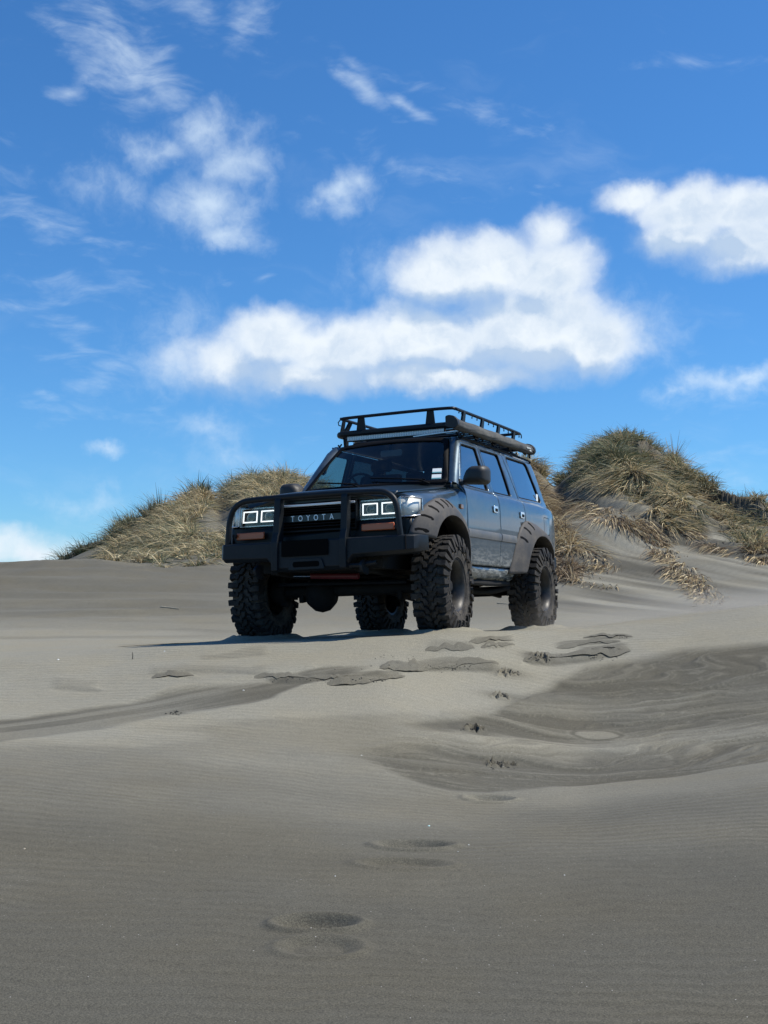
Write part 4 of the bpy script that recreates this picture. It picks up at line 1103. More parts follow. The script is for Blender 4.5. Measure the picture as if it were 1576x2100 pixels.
for s in (1, -1):
    # A pillar skin between the screen and the door
    n = 10; vs = []
    for i in range(n + 1):
        t = i / n; a = scr(t, 1.022 * s); a.y = abs(a.y)
        d = Vector((interp(t, [0, .12, .82, 1], [-.580, -.662, -.992, -1.085]), 0, interp(t, [0, .12, .82, 1], [.965, 1.04, 1.432, 1.490])))
        d.y = side_y(d.x, d.z) - .004
        m1 = a.lerp(d, .35) + Vector((.014, .006, .014)); m2 = a.lerp(d, .7) + Vector((.012, .012, .012))
        vs += [(p.x, p.y * s, p.z) for p in (a + Vector((-.01, 0, -.005)), m1, m2, d)]
    MB().add(vs, [(i * 4 + j, i * 4 + j + 1, i * 4 + 5 + j, i * 4 + 4 + j) for i in range(n) for j in range(3)]).build('windscreen_pillar', M_PAINT, car, ang=60)
    # gutter
    g = [(-1.085, .728, 1.484), (-1.12, .735, 1.489), (-1.2, .735, 1.492), (-2.3, .735, 1.503), (-3.45, .722, 1.496), (-3.54, .70, 1.478)]
    MB().tube([(x, y * s, z) for x, y, z in spline(g, 5)], .010, 8).build('roof_gutter', M_SEAL, car)
    # corner trim under the door mirror
# rear end
tg = [(-.86, .34), (.86, .34), (.875, .85), (.84, .92), (.70, 1.44), (.66, 1.49), (-.66, 1.49), (-.70, 1.44), (-.84, .92), (-.875, .85)]
panel('tailgate', [tg], lambda y, z: (interp(z, [.3, .86, .95, 1.5], [-3.93, -3.93, -3.87, -3.56]) + .09 * (abs(y) / .87) ** 4, y, z), M_PAINT, car, .1, .02, out=(-1, 0, 0))
MB().box(-3.90, -4.02, -.86, .86, .26, .40).build('rear_bumper', M_BAR, car, bevel=.02)
# cowl, wipers
MB().add([tuple(bonnet_map(-.44, y)[i] + (0, 0, -.012)[i] for i in range(3)) for y in np.linspace(-.76, .76, 9)] +
         [tuple(scr(-.02, y / .768) + Vector((-.02, 0, -.006))) for y in np.linspace(-.76, .76, 9)],
         [(j, j + 1, j + 10, j + 9) for j in range(8)]).build('cowl', M_BLACK, car)
for a, b, c in ((-.10, -.62, .07), (.62, .02, .06)):
    pv = scr(-.03, a / .768) + Vector((.03, 0, .0)); el_ = scr(.045, (a + b) / 2 / .768) + Vector((.03, 0, .028))
    wp_ = MB().tube([pv, pv.lerp(el_, .3) + Vector((.02, 0, .02)), el_], [.010, .008, .006], 6).build('wiper_arm', M_SEAL, car)
    bpts = [scr(.03 + .10 * t, (a - .05 + (b - a) * t) / .768) + Vector((.020, 0, .016)) for t in np.linspace(0, 1, 8)]
    MB().tube(bpts, .007, 6).build('wiper_blade', M_SEAL, wp_)

# inner structure so nothing shows through
mb = MB()
mb.box(-.50, .66, -.60, .60, .16, .74); mb.box(-.56, -2.34, -.875, .875, .14, .80); mb.box(-2.34, -3.86, -.60, .60, .22, .86)
mb.box(-2.30, -3.86, -.84, .84, .66, .90); mb.box(-3.42, -3.86, -.83, .83, .36, .70)
for s in (1, -1):
    mb.box(-.56, .60, s * .58, s * .86, .665, .70); mb.box(-.53, -.58, s * .58, s * .90, .14, .84)
    mb.box(.55, .66, s * .58, s * .82, .40, .70)
    mb.box(-2.30, -2.34, s * .58, s * .885, .14, .66)
mb.build('inner_body', M_UNDER, car, ang=30)
# dashboard, seats, steering wheel, mirror
mb = MB(); mb.prism([(-.58, -.78, .80), (-.58, -.78, .965), (-.86, -.78, 1.005), (-1.0, -.78, .97), (-1.02, -.78, .80)], (0, 0, 0), (0, 1.56, 0)); mb.build('dashboard', M_BLACK, car, bevel=.02)
sw = Vector((-1.12, -.40, 1.03)); ring = []
for k in range(28):
    a = 2 * math.pi * k / 28; ring.append(sw + Vector((-.08 * math.sin(a) * -1 * .9, .19 * math.cos(a), .17 * math.sin(a))))
stw = MB().tube(ring, .013, 8, closed=True).build('steering_wheel', M_SEAL, car)
mb = MB()
for a in (0, 2.1, 4.2): mb.beam(sw, sw + Vector((.07 * math.sin(a), .18 * math.cos(a), .16 * math.sin(a))), .03, .015)
mb.lathe([(.0, -.02), (.05, -.02), (.05, .02), (.0, .02)], 'x', tuple(sw), 16); mb.build('steering_hub', M_SEAL, stw)
def seat(cx, cy, w, rows=1):
    so = MB().prism([(cx, cy - w / 2, z) for z in ()] or [(cx + .05, cy - w / 2, .80), (cx + .02, cy - w / 2, .92), (cx - .13, cy - w / 2, 1.24), (cx - .22, cy - w / 2, 1.24), (cx - .18, cy - w / 2, .80)], (0, 0, 0), (0, w, 0)).build('seat', M_CLOTH, car, bevel=.03)
    return so
for cy in (-.40, .40):
    so = seat(-1.45, cy, .48)
    MB().box(-1.57, -1.66, cy - .12, cy + .12, 1.27, 1.40).build('headrest', M_CLOTH, so, bevel=.03)
so = seat(-2.35, 0, 1.25)
for cy in (-.38, .38): MB().box(-2.49, -2.57, cy - .11, cy + .11, 1.25, 1.36).build('headrest', M_CLOTH, so, bevel=.03)
MB().prism([(-.93, y, z) for y, z in rounded([(-.105, 1.335), (.135, 1.335), (.135, 1.400), (-.105, 1.400)], .02)], (0, 0, 0), (-.02, 0, 0)).build('rear_view_mirror', material('mirror_back_grey', (.10, .115, .12), .5), car, bevel=.004)
MB().tube([(-.94, .0, 1.40), (-.99, .0, 1.47)], .01, 6).build('mirror_stem', M_SEAL, car)
# grab handle on the driver's pillar
gh = spline([(-.86, -.735, 1.20), (-.84, -.70, 1.22), (-.87, -.69, 1.28), (-.915, -.685, 1.335), (-.95, -.69, 1.35), (-.975, -.71, 1.335)], 5)
MB().tube(gh, .013, 8).build('grab_handle', material('grey_grab_handle', (.09, .10, .10), .6), car)

# front end -------------------------------------------------------------------
def front_x(y): return .725 - .055 * (abs(y) / .87) ** 3.2
fp = [(-.885, .40), (.885, .40), (.885, .572), (.392, .572), (.392, .502), (-.392, .502), (-.392, .572), (-.885, .572)]
hp = [(-.392, .757), (.392, .757), (.885, .764), (.80, .79), (-.80, .79), (-.885, .764)]
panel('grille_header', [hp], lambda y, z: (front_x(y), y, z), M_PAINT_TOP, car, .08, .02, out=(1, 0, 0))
M_DARKF = material('front_fascia_black', (.003, .005, .006), .45, spec=.3)
panel('front_fascia', [fp], lambda y, z: (front_x(y), y, z), M_DARKF, car, .08, .02, out=(1, 0, 0))
M_BLACKG = material('grille_black', (.0025, .003, .0035), .5, spec=.25)
gr = MB(); gr.box(.665, .675, -.39, .39, .50, .76).build('grille_back', M_SEAL, car)
gb = MB()
for z, hgt, x in ((.512, .018, .755), (.548, .010, .742), (.573, .008, .742), (.675, .008, .742), (.695, .008, .742), (.715, .008, .742)):
    gb.box(.70, x, -.388, .388, z - hgt / 2, z + hgt / 2)
gb.box(.70, .752, -.392, .392, .592, .655)
gb.box(.69, .758, -.398, -.386, .50, .755); gb.box(.69, .758, .386, .398, .50, .755)
grille = gb.build('grille', M_BLACKG, car, bevel=.003)
MB().box(.7515, .7535, -.38, .38, .597, .650).build('badge_panel', M_PAINT_TOP, grille)
MB().box(.735, .765, -.39, .39, .728, .748).build('chrome_strip', M_STRIP, grille, bevel=.005)
# raised letters, one object each
for i, ch in enumerate('TOYOTA'):
    cu = bpy.data.curves.new('letter', 'FONT'); cu.body = ch; cu.size = .070; cu.extrude = .003; cu.offset = .0008; cu.align_x = 'CENTER'
    cu.resolution_u = 4
    tmp = bpy.data.objects.new('letter_curve', cu); COL.objects.link(tmp)
    dg = bpy.context.evaluated_depsgraph_get(); me = bpy.data.meshes.new_from_object(tmp.evaluated_get(dg))
    bpy.data.objects.remove(tmp)
    me.materials.clear(); me.materials.append(M_SILVER); me.name = 'letter'
    # letter plane: x -> +Y, y -> +Z, facing +X
    y = -.202 + i * .0755
    me.transform(Matrix(((0, 0, 1, .757 + CAR_SHIFT[0]), (.82, 0, 0, y), (0, 1.0, 0, .600 + CAR_SHIFT[2]), (0, 0, 0, 1))))
    o = bpy.data.objects.new('letter', me); COL.objects.link(o); o.parent = grille
def rect_frame(mb, x, y0, y1, z0, z1, w, d):
    mb.box(x, x + d, y0, y1, z0, z0 + w); mb.box(x, x + d, y0, y1, z1 - w, z1)
    mb.box(x, x + d, y0, y0 + w, z0 + w, z1 - w); mb.box(x, x + d, y1 - w, y1, z0 + w, z1 - w)
for s in (1, -1):
    hb = MB(); hb.prism([(.60, s * y, z) for y, z in ((.400, .575), (.790, .575), (.795, .762), (.410, .752))], (0, 0, 0), (.075, 0, 0))
    hl = hb.build('headlight', M_SEAL, car, bevel=.004)
    tr = MB(); rect_frame(tr, .684, min(s * .405, s * .788), max(s * .405, s * .788), .580, .750, .010, .016); tr.build('lamp_trim', material('lamp_trim_chrome', (.55, .56, .57), .25, .9) if s == 1 else bpy.data.materials['lamp_trim_chrome'], hl, bevel=.002)
    for ya, yb in ((.432, .580), (.616, .764)):
        d = MB(); rect_frame(d, .690, min(s * ya, s * yb), max(s * ya, s * yb), .618, .722, .011, .010); d.build('daytime_light', M_DRL, hl, bevel=.003)
        p = MB(); p.lathe([(.0, .668), (.036, .668), (.040, .686), (.034, .690), (.0, .700)], 'x', (0, s * (ya + yb) / 2, .670), 20); p.build('projector_lens', M_PROJ, hl)
        d = MB(); d.box(.676, .681, min(s * (ya + .012), s * (yb - .012)), max(s * (ya + .012), s * (yb - .012)), .632, .708); d.build('lamp_reflector', M_BAR, hl)
    MB().prism([(.712, s * y, z) for y, z in ((.402, .577), (.785, .577), (.79, .760), (.412, .750))], (0, 0, 0), (.003, 0, 0)).build('lamp_lens', M_LENS, hl)
    # corner lamp wrapping round the wing
    path = [(.700, .795), (.694, .835), (.675, .872), (.640, .901), (.585, .922), (.530, .935)]
    def strip(path, z0, z1, off, name, mat, par, th):
        v = []
        for i, (x, y) in enumerate(path):
            t = i / (len(path) - 1); zz1 = z1 - .012 * t; zz0 = z0 + .03 * t ** 3
            v += [(x + off * .6, (y + off * .8) * s, zz0), (x + off * .6, (y + off * .8) * s, zz1)]
        ob = MB().add(v, [(2 * i, 2 * i + 1, 2 * i + 3, 2 * i + 2) for i in range(len(path) - 1)]).build(name, mat, par, ang=60)
        if th:
            m_ = ob.modifiers.new('t', 'SOLIDIFY'); m_.thickness = th; m_.offset = 0
        return ob
    sp_ = spline(path, 4)
    cl = strip(sp_, .592, .757, -.026, 'corner_lamp', M_LAMPIN, car, .004)
    strip(sp_, .590, .760, .004, 'corner_lens', M_LENS, cl, 0)
    fr = MB(); fr.tube([(x + .003, (y + .003) * s, .762 - .012 * i / len(sp_)) for i, (x, y) in enumerate(sp_)] + [(x + .003, (y + .003) * s, .590 + .03 * (i / len(sp_)) ** 3) for i, (x, y) in reversed(list(enumerate(sp_)))], .0055, 6, closed=True)
    fr.build('corner_lamp_rim', bpy.data.materials['lamp_trim_chrome'], cl)
    # indicators set in the bull bar
    iy0, iy1 = (.450, .760) if s == 1 else (.505, .785)
    MB().box(.745, .768, s * iy0, s * iy1, .462 if s == -1 else .478, .525 if s == -1 else .540).build('indicator', M_AMBERD, car, bevel=.008)

# bull bar --------------------------------------------------------------------
st = [(-.935, .58, .30), (-.925, .74, .285), (-.905, .81, .275), (-.865, .86, .262), (-.62, .872, .258), (-.41, .877, .252), (-.33, .878, .158), (.33, .878, .158), (.41, .877, .252), (.62, .872, .258), (.875, .86, .266), (.955, .81, .275), (.985, .74, .285), (1.00, .58, .30)]
v = []; n = len(st)
for y, x, zb in st:
    yb = y * .93; tb = .425
    v += [(x - .012, y, tb), (x, y, tb - .012), (x, y, zb + .03), (x - .035, y * .99, zb), (.50, yb, zb + .01), (.50, yb, tb)]
f = [(i * 6 + j, i * 6 + (j + 1) % 6, (i + 1) * 6 + (j + 1) % 6, (i + 1) * 6 + j) for i in range(n - 1) for j in range(6)] + [tuple(range(6))[::-1], tuple((n - 1) * 6 + j for j in range(6))]
bull = MB().add(v, f).build('bull_bar', M_BAR, car, ang=25, bevel=.004)
hoop = spline([(.82, -.840, .415), (.83, -.832, .52), (.83, -.822, .64), (.83, -.790, .735), (.83, -.715, .790), (.83, -.60, .806), (.83, -.3, .812), (.83, 0, .814), (.83, .3, .812), (.83, .60, .806), (.83, .715, .790), (.83, .790, .735), (.83, .822, .64), (.83, .832, .52), (.82, .840, .415)], 5)
MB().tube(hoop, .027, 14).build('hoop_tube', M_BAR, bull)
for s in (1, -1):
    MB().prism([(x, s * .300, z) for x, z in rounded([(.790, .165), (.905, .165), (.905, .42), (.872, .50), (.865, .78), (.845, .838), (.79, .838)], .012)], (0, 0, 0), (0, s * .060, 0)).build('upright', M_BAR, bull, bevel=.004)
    MB().tube([(.80, s * .79, .50), (.70, s * .79, .50)], .018, 8).build('hoop_brace', M_BAR, bull)
    if s > 0: MB().box(.80, .862, s * .897, s * .900, .30, .42).build('wing_seam', M_SEAL, bull)
# number plate, blank and black
pl = MB().prism([(.885, y, z) for y, z in rounded([(-.262, .286), (.188, .286), (.188, .424), (-.262, .424)], .01)], (0, 0, 0), (.008, 0, 0)).build('number_plate', M_PLATE, car)
for y0, y1 in ((-.150, .105), (.23, .28)):
    if y1 > .2: continue
    mb = MB(); P = rounded([(y0 - .05, .168), (y1 + .05, .168), (y1 + .02, .262), (y0 - .02, .262)], .02)
    mb.prism([(.882, y, z) for y, z in P], (0, 0, 0), (.012, 0, 0)); wp2 = mb.build('fairlead_plate', M_BAR, bull, bevel=.003)
    MB().prism([(.8945, y, z) for y, z in rounded([(y0, .190), (y1, .190), (y1, .238), (y0, .238)], .022)], (0, 0, 0), (.002, 0, 0)).build('fairlead_slot', M_PLATE, wp2)
for y in (-.52, .50):
    MB().prism([(x, y - .012, z) for x, z in rounded([(.76, .10), (.90, .13), (.92, .19), (.86, .23), (.76, .23)], .02)], (0, 0, 0), (0, .024, 0)).build('recovery_point', M_BAR, bull, bevel=.004)
# tube along the lower edge on the right
MB().tube([(.80, .60, .205), (.82, .45, .185), (.83, .30, .190)], .022, 8).build('lower_tube', M_BAR, bull)

# side mirrors ----------------------------------------------------------------
for s in (1, -1):
    prof = rounded([(.935, .968), (1.160, .950), (1.196, .975), (1.200, 1.090), (1.168, 1.130), (1.03, 1.132), (.975, 1.090), (.940, 1.01)], .028, 5)
    if s < 0: prof = [(y - .13, z - .035) for y, z in prof]
    n = len(prof); cy = sum(p[0] for p in prof) / n; cz_ = sum(p[1] for p in prof) / n; v = []
    for x, k in ((-.640, .92), (-.630, 1.0), (-.58, 1.0), (-.53, .95), (-.49, .84), (-.465, .60), (-.458, .3)):
        v += [(x, s * (cy + (y - cy) * k), cz_ + (z - cz_) * k) for y, z in prof]
    f = [(i * n + j, i * n + (j + 1) % n, (i + 1) * n + (j + 1) % n, (i + 1) * n + j) for i in range(6) for j in range(n)] + [tuple(range(n)), tuple(6 * n + j for j in range(n))]
    m_ = MB().add(v, f).build('door_mirror', M_BLACK, car, ang=50)
    MB().prism([(-.61, s * .872, z) for z in (.955,)] + [(-.72, s * .872, .955), (-.72, s * .855, 1.03), (-.64, s * .855, 1.03)], (0, 0, 0), (0, s * .02, 0)).build('mirror_base', M_BLACK, m_, bevel=.004)
    MB().beam((-.655, s * .87, .985), (-.58, s * (1.0 if s > 0 else .90), .985), .06, .035).build('mirror_arm', M_BLACK, m_, bevel=.008)
    n2 = len(prof); MB().prism([(-.6415, s * (cy + (y - cy) * .86), cz_ + (z - cz_) * .84) for y, z in prof], (0, 0, 0), (-.002, 0, 0)).build('mirror_glass', M_CHROME, m_)

# roof rack -------------------------------------------------------------------
LEAN[0] = False
rk = MB()
zt, zb, X0, X1, HW = 1.672, 1.610, -1.20, -3.40, .635
# deck: side rails, nose and slats
rk.tube(spline([(X0 - .04, -HW, 1.640), (X0 + .0, -HW + .03, 1.640), (X0 + .01, -.5, 1.640), (X0 + .012, 0, 1.640), (X0 + .01, .5, 1.640), (X0, HW - .03, 1.640), (X0 - .04, HW, 1.640)], 4), .033, 10)
for s in (1, -1): rk.box(X0 - .03, X1, s * (HW - .02), s * (HW + .018), 1.612, 1.668)
rk.box(X1 + .02, X1 - .02, -HW, HW, 1.612, 1.668)
rack = rk.build('roof_rack', M_BAR, car, bevel=.004)
for k in range(15):
    x = X0 - .12 - k * .148
    MB().box(x - .03, x + .03, -HW + .02, HW - .02, 1.648, 1.660).build('deck_slat', M_BAR, rack)
RAIL = [(X0 + .02, -.575, 1.80), (X0 + .03, -.53, 1.803), (X0 + .03, -.3, 1.806), (X0 + .03, .3, 1.810), (X0 + .03, .60, 1.806), (X0 - .01, .648, 1.802), (X0 - .08, .66, 1.80), (-2.2, .66, 1.808), (-3.30, .66, 1.812), (-3.36, .64, 1.812), (-3.38, .58, 1.812), (-3.38, 0, 1.812), (-3.38, -.50, 1.812), (-3.36, -.56, 1.812), (-3.30, -.585, 1.812), (-2.2, -.585, 1.808), (X0 - .06, -.585, 1.80)]
MB().tube(spline(RAIL, 4, closed=True), .0165, 8, closed=True).build('basket_rail', M_BAR, rack)
def post(a, b, w, t):
    MB().beam(a, b, w, t, up=(1, 0, 0) if abs(a[1]) < .6 else (0, 1, 0)).build('rail_post', M_BAR, rack, bevel=.003)
for y in (-.375, .385):
    P = [(X0 + .02, y - .048, 1.655), (X0 + .02, y + .058, 1.655), (X0 + .03, y + .048, 1.80), (X0 + .03, y - .022, 1.80)]
    MB().prism(P, (0, 0, 0), (-.012, 0, 0)).build('rail_post', M_BAR, rack)
for x in (-1.40, -1.99, -2.54, -3.10):
    for s in (1, -1):
        yt = .658 if s > 0 else .583
        P = [(x + .050, s * .645, 1.66), (x - .040, s * .645, 1.66), (x - .055, s * yt, 1.79), (x + .005, s * yt, 1.80)]
        MB().prism(P, (0, 0, 0), (0, s * .022, 0)).build('rail_post', M_BAR, rack)
MB().prism([(X0 - .02, -.63, 1.655), (X0 - .10, -.63, 1.655), (X0 - .06, -.583, 1.80), (X0, -.583, 1.80)], (0, 0, 0), (0, .012, 0)).build('rail_post', M_BAR, rack)
for y in (-.35, .35): post((-3.38, y, 1.655), (-3.38, y, 1.81), .05, .012)
for x in (-1.33, -1.92, -2.50, -3.12):
    for s in (1, -1):
        MB().prism([(x - .04, (.655 if s > 0 else -.60), 1.50), (x + .04, (.655 if s > 0 else -.60), 1.50), (x + .055, s * .60, 1.615), (x - .055, s * .60, 1.615)], (0, 0, 0), (0, s * .018, 0)).build('rack_foot', M_BAR, rack, bevel=.003)
        MB().tube([(x + .05, s * .675, 1.545), (x + .005, s * .685, 1.53), (x - .04, s * .68, 1.565)], .009, 6).build('clamp_screw', M_RIM, rack)
# shock-cord hooks hanging along the rail
for x in (-1.22, -1.30, -1.62, -1.78, -2.16, -2.33, -2.70, -2.86, -2.98, -3.27):
    MB().tube([(x, .668, 1.80), (x - .004, .685, 1.775), (x - .014, .683, 1.757), (x - .026, .672, 1.763)], .005, 5).build('rail_hook', M_SEAL, rack)
for y in (-.585,):
    MB().tube([(X0 + .03, y - .01, 1.79), (X0 + .04, y - .03, 1.765), (X0 + .03, y - .028, 1.735), (X0 + .02, y - .008, 1.73)], .006, 5).build('rail_hook', M_SEAL, rack)
MB().tube([(-3.38, .66, 1.81), (-3.43, .66, 1.81), (-3.445, .66, 1.79), (-3.44, .66, 1.765)], .007, 5).build('rail_hook', M_SEAL, rack)
# tool mount and tubes under the deck, in front of the windscreen top
MB().tube([(-1.20, .20, 1.555), (-1.17, .45, 1.562), (-1.17, .70, 1.570)], .010, 6).build('cross_tube', M_SILVER, rack)
MB().tube([(-1.5, -.6, 1.575), (-1.5, .6, 1.575)], .014, 6).build('cross_tube', M_BAR, rack)
# light bar
lb = MB(); lb.box(-1.19, -1.235, -.535, .540, 1.560, 1.628)
lbar = lb.build('light_bar', M_BLACK, car, bevel=.006)
mb = MB(); mb.box(-1.1885, -1.186, -.528, .532, 1.568, 1.620); mb.build('light_bar_lens', M_LEDLENS, lbar)
led = None
for k in range(40):
    for r in range(2):
        y = -.512 + k * .0262; z = 1.581 + r * .0265
        if led is None:
            m2 = MB(); m2.lathe([(.0, 0), (.0105, .0), (.0075, .003), (.0, .0015)], 'x', (-1.1855, 0, 0), 8)
            led = m2.build('led', M_LAMPIN, lbar); base_led = led
        else:
            led = base_led.copy(); COL.objects.link(led); led.parent = lbar
        led.location = (0, y, z)
for y in (-.50, .50): MB().prism([(-1.21, y - .02, 1.60), (-1.21, y + .02, 1.60), (-1.21, y + .02, 1.66), (-1.21, y - .02, 1.66)], (0, 0, 0), (-.012, 0, 0)).build('light_bar_bracket', M_BAR, lbar)
# awning in its bag on the left rail
def aw(x0, x1):
    sec = [(.700, 1.572), (.745, 1.552), (.795, 1.552), (.818, 1.578), (.812, 1.618), (.780, 1.655), (.735, 1.668), (.700, 1.660)]
    sec = rounded(sec, .022, 3); n = len(sec); xs = np.linspace(x0, x1, 40); v = []
    cy = .758; cz_ = 1.608
    for i, x in enumerate(xs):
        e = 1.0 if 0 < i < len(xs) - 1 else .90
        for j, (y, z) in enumerate(sec):
            w = .016 * (math.sin(x * 9 + j * 1.3) + math.sin(x * 23 + j * 2.1) * .6) + .05 * (vnoise(np.array(x * 6.), np.array(j * .7), 5) - .5)
            sag = -.010 * math.sin((x - x0) / (x1 - x0) * math.pi * 4) ** 2
            k = e + w * 1.6
            v.append((x, cy + (y - cy) * k, cz_ + (z - cz_) * k + sag + .018 * (x0 - x) / 2.6))
    m = len(xs)
    f = [(i * n + j, i * n + (j + 1) % n, (i + 1) * n + (j + 1) % n, (i + 1) * n + j) for i in range(m - 1) for j in range(n)] + [tuple(range(n)), tuple((m - 1) * n + j for j in range(n))]
    return MB().add(v, f).build('awning_bag', M_FABRIC, car, ang=50)
awn = aw(-.80, -3.44)
for x0, x1 in ((-.785, -.84), (-3.40, -3.46)):
    MB().prism([(x0, y, z + (.018 if x0 < -2 else 0)) for y, z in rounded([(.695, 1.565), (.745, 1.545), (.800, 1.545), (.826, 1.575), (.820, 1.622), (.785, 1.662), (.735, 1.676), (.695, 1.667)], .015)], (0, 0, 0), (x1 - x0, 0, 0)).build('awning_end_cap', M_BLACK, awn, bevel=.004)
MB().prism([(-3.10, .822, 1.598), (-3.27, .822, 1.600), (-3.27, .819, 1.620), (-3.10, .819, 1.618)], (0, 0, 0), (0, .002, .001)).build('awning_label', material('grey_label', (.35, .38, .37), .6), awn)
MB().prism([(-3.20, .8235, 1.578), (-3.27, .8235, 1.579), (-3.27, .823, 1.589), (-3.20, .823, 1.588)], (0, 0, 0), (0, .002, .001)).build('awning_label', M_STICK, awn)
MB().tube([(-.80, .72, 1.664), (-2.1, .715, 1.676), (-3.42, .72, 1.682)], .008, 6).build('awning_zip', M_SEAL, awn)
for x in (-1.35, -2.0, -2.65, -3.25):
    MB().beam((x, .66, 1.635), (x, .76, 1.545), .05, .012).build('awning_bracket', M_BAR, awn)
MB().tube([(-3.33, .78, 1.56), (-3.33, .78, 1.51)], .011, 6).build('awning_strap', M_SEAL, awn)

LEAN[0] = True
# running gear ----------------------------------------------------------------
mb = MB()
for s in (1, -1):
    mb.beam((.72, s * .42, .20), (-.6, s * .42, .13), .075, .12); mb.beam((-.6, s * .42, .13), (-2.3, s * .44, .10), .075, .13); mb.beam((-2.3, s * .44, .10), (-3.85, s * .44, .26), .075, .12)
mb.box(-.95, -1.05, -.45, .45, .05, .13); mb.box(-1.0, -1.75, -.20, .22, -.02, .14); mb.box(.30, .38, -.45, .45, .18, .26)
mb.build('chassis', M_UNDER, car, bevel=.01)
def axle(x, dy, nm):
    ax = MB().tube([(x, y, 0) for y in (-.70, -.5, .5, .70)], [.048, .055, .055, .048], 14).build(nm, M_UNDER, car)
    d = MB(); d.lathe([(.02, -.15), (.10, -.13), (.155, -.06), (.168, 0), (.155, .06), (.10, .12), (.02, .14)], 'y', (x, dy, -.03), 24)
    d.lathe([(.02, -.14), (.09, -.13), (.14, -.05), (.15, .05), (.12, .10), (.05, .17), (.02, .18)], 'x', (x, dy, -.03), 24)
    d.build('differential', M_UNDER, ax, ang=45)
    for s in (1, -1):
        k = MB(); k.lathe([(.02, -.08), (.10, -.08), (.12, -.02), (.10, .06), (.02, .06)], 'y', (x, s * .72, 0), 20); k.box(x - .05, x + .05, s * .66, s * .72, -.13, .15); k.build('hub_knuckle', M_UNDER, ax, bevel=.01)
    return ax
fa = axle(0, -.30, 'front_axle'); ra = axle(-WB, -.10, 'rear_axle')
MB().tube([(-.16, -.72, -.02), (-.16, .72, -.02)], .018, 8).build('tie_rod', M_UNDER, car)
MB().tube([(.17, -.66, .07), (.17, .10, .06), (.17, .62, .05)], .019, 8).build('drag_link', M_BAR, car)
sdm = MB().tube([(.50, -.165, .125), (.50, .30, .105)], .027, 12).build('steering_damper', M_RED, car)
MB().tube([(.50, -.34, .132), (.50, -.165, .125)], .009, 8).build('damper_rod', M_CHROME, sdm)
for s in (1, -1):
    for cx, zz in ((.02, .58), (-WB + .05, .62)):
        pts = [(cx + .075 * math.cos(a), s * .53 + .075 * math.sin(a), .07 + (zz - .10) * a / (2 * math.pi * 6)) for a in np.linspace(0, 2 * math.pi * 6, 90)]
        MB().tube(pts, .0095, 6).build('coil_spring', M_UNDER, car)
        MB().tube([(cx - .12, s * .60, -.05), (cx - .14, s * .58, .30), (cx - .16, s * .56, .62)], [.032, .032, .020], 10).build('shock_absorber', M_UNDER, car)
    MB().beam((.05, s * .50, -.06), (-1.05, s * .46, .06), .05, .09).build('radius_arm', M_UNDER, car, bevel=.01)
    MB().beam((-1.75, s * .46, .05), (-WB, s * .52, -.05), .045, .055).build('trailing_arm', M_UNDER, car, bevel=.01)
MB().tube([(-.10, -.22, -.01), (-1.2, -.10, .05)], .035, 10).build('drive_shaft', M_UNDER, car)
MB().tube([(-1.6, 0, .04), (-WB, -.1, -.02)], .035, 10).build('drive_shaft', M_UNDER, car)
MB().tube(spline([(-.9, .35, .03), (-1.6, .42, .00), (-2.1, .62, -.02), (-2.3, .80, .02)], 5), .028, 10).build('exhaust_pipe', M_UNDER, car)
MB().box(-2.95, -3.75, -.38, .38, .10, .28).build('fuel_tank', M_UNDER, car, bevel=.03)
for s in (1, -1):
    MB().tube([(-.70, s * .80, .065), (-1.5, s * .82, .055), (-2.25, s * .80, .065)], .030, 10).build('rock_slider', M_UNDER, car)

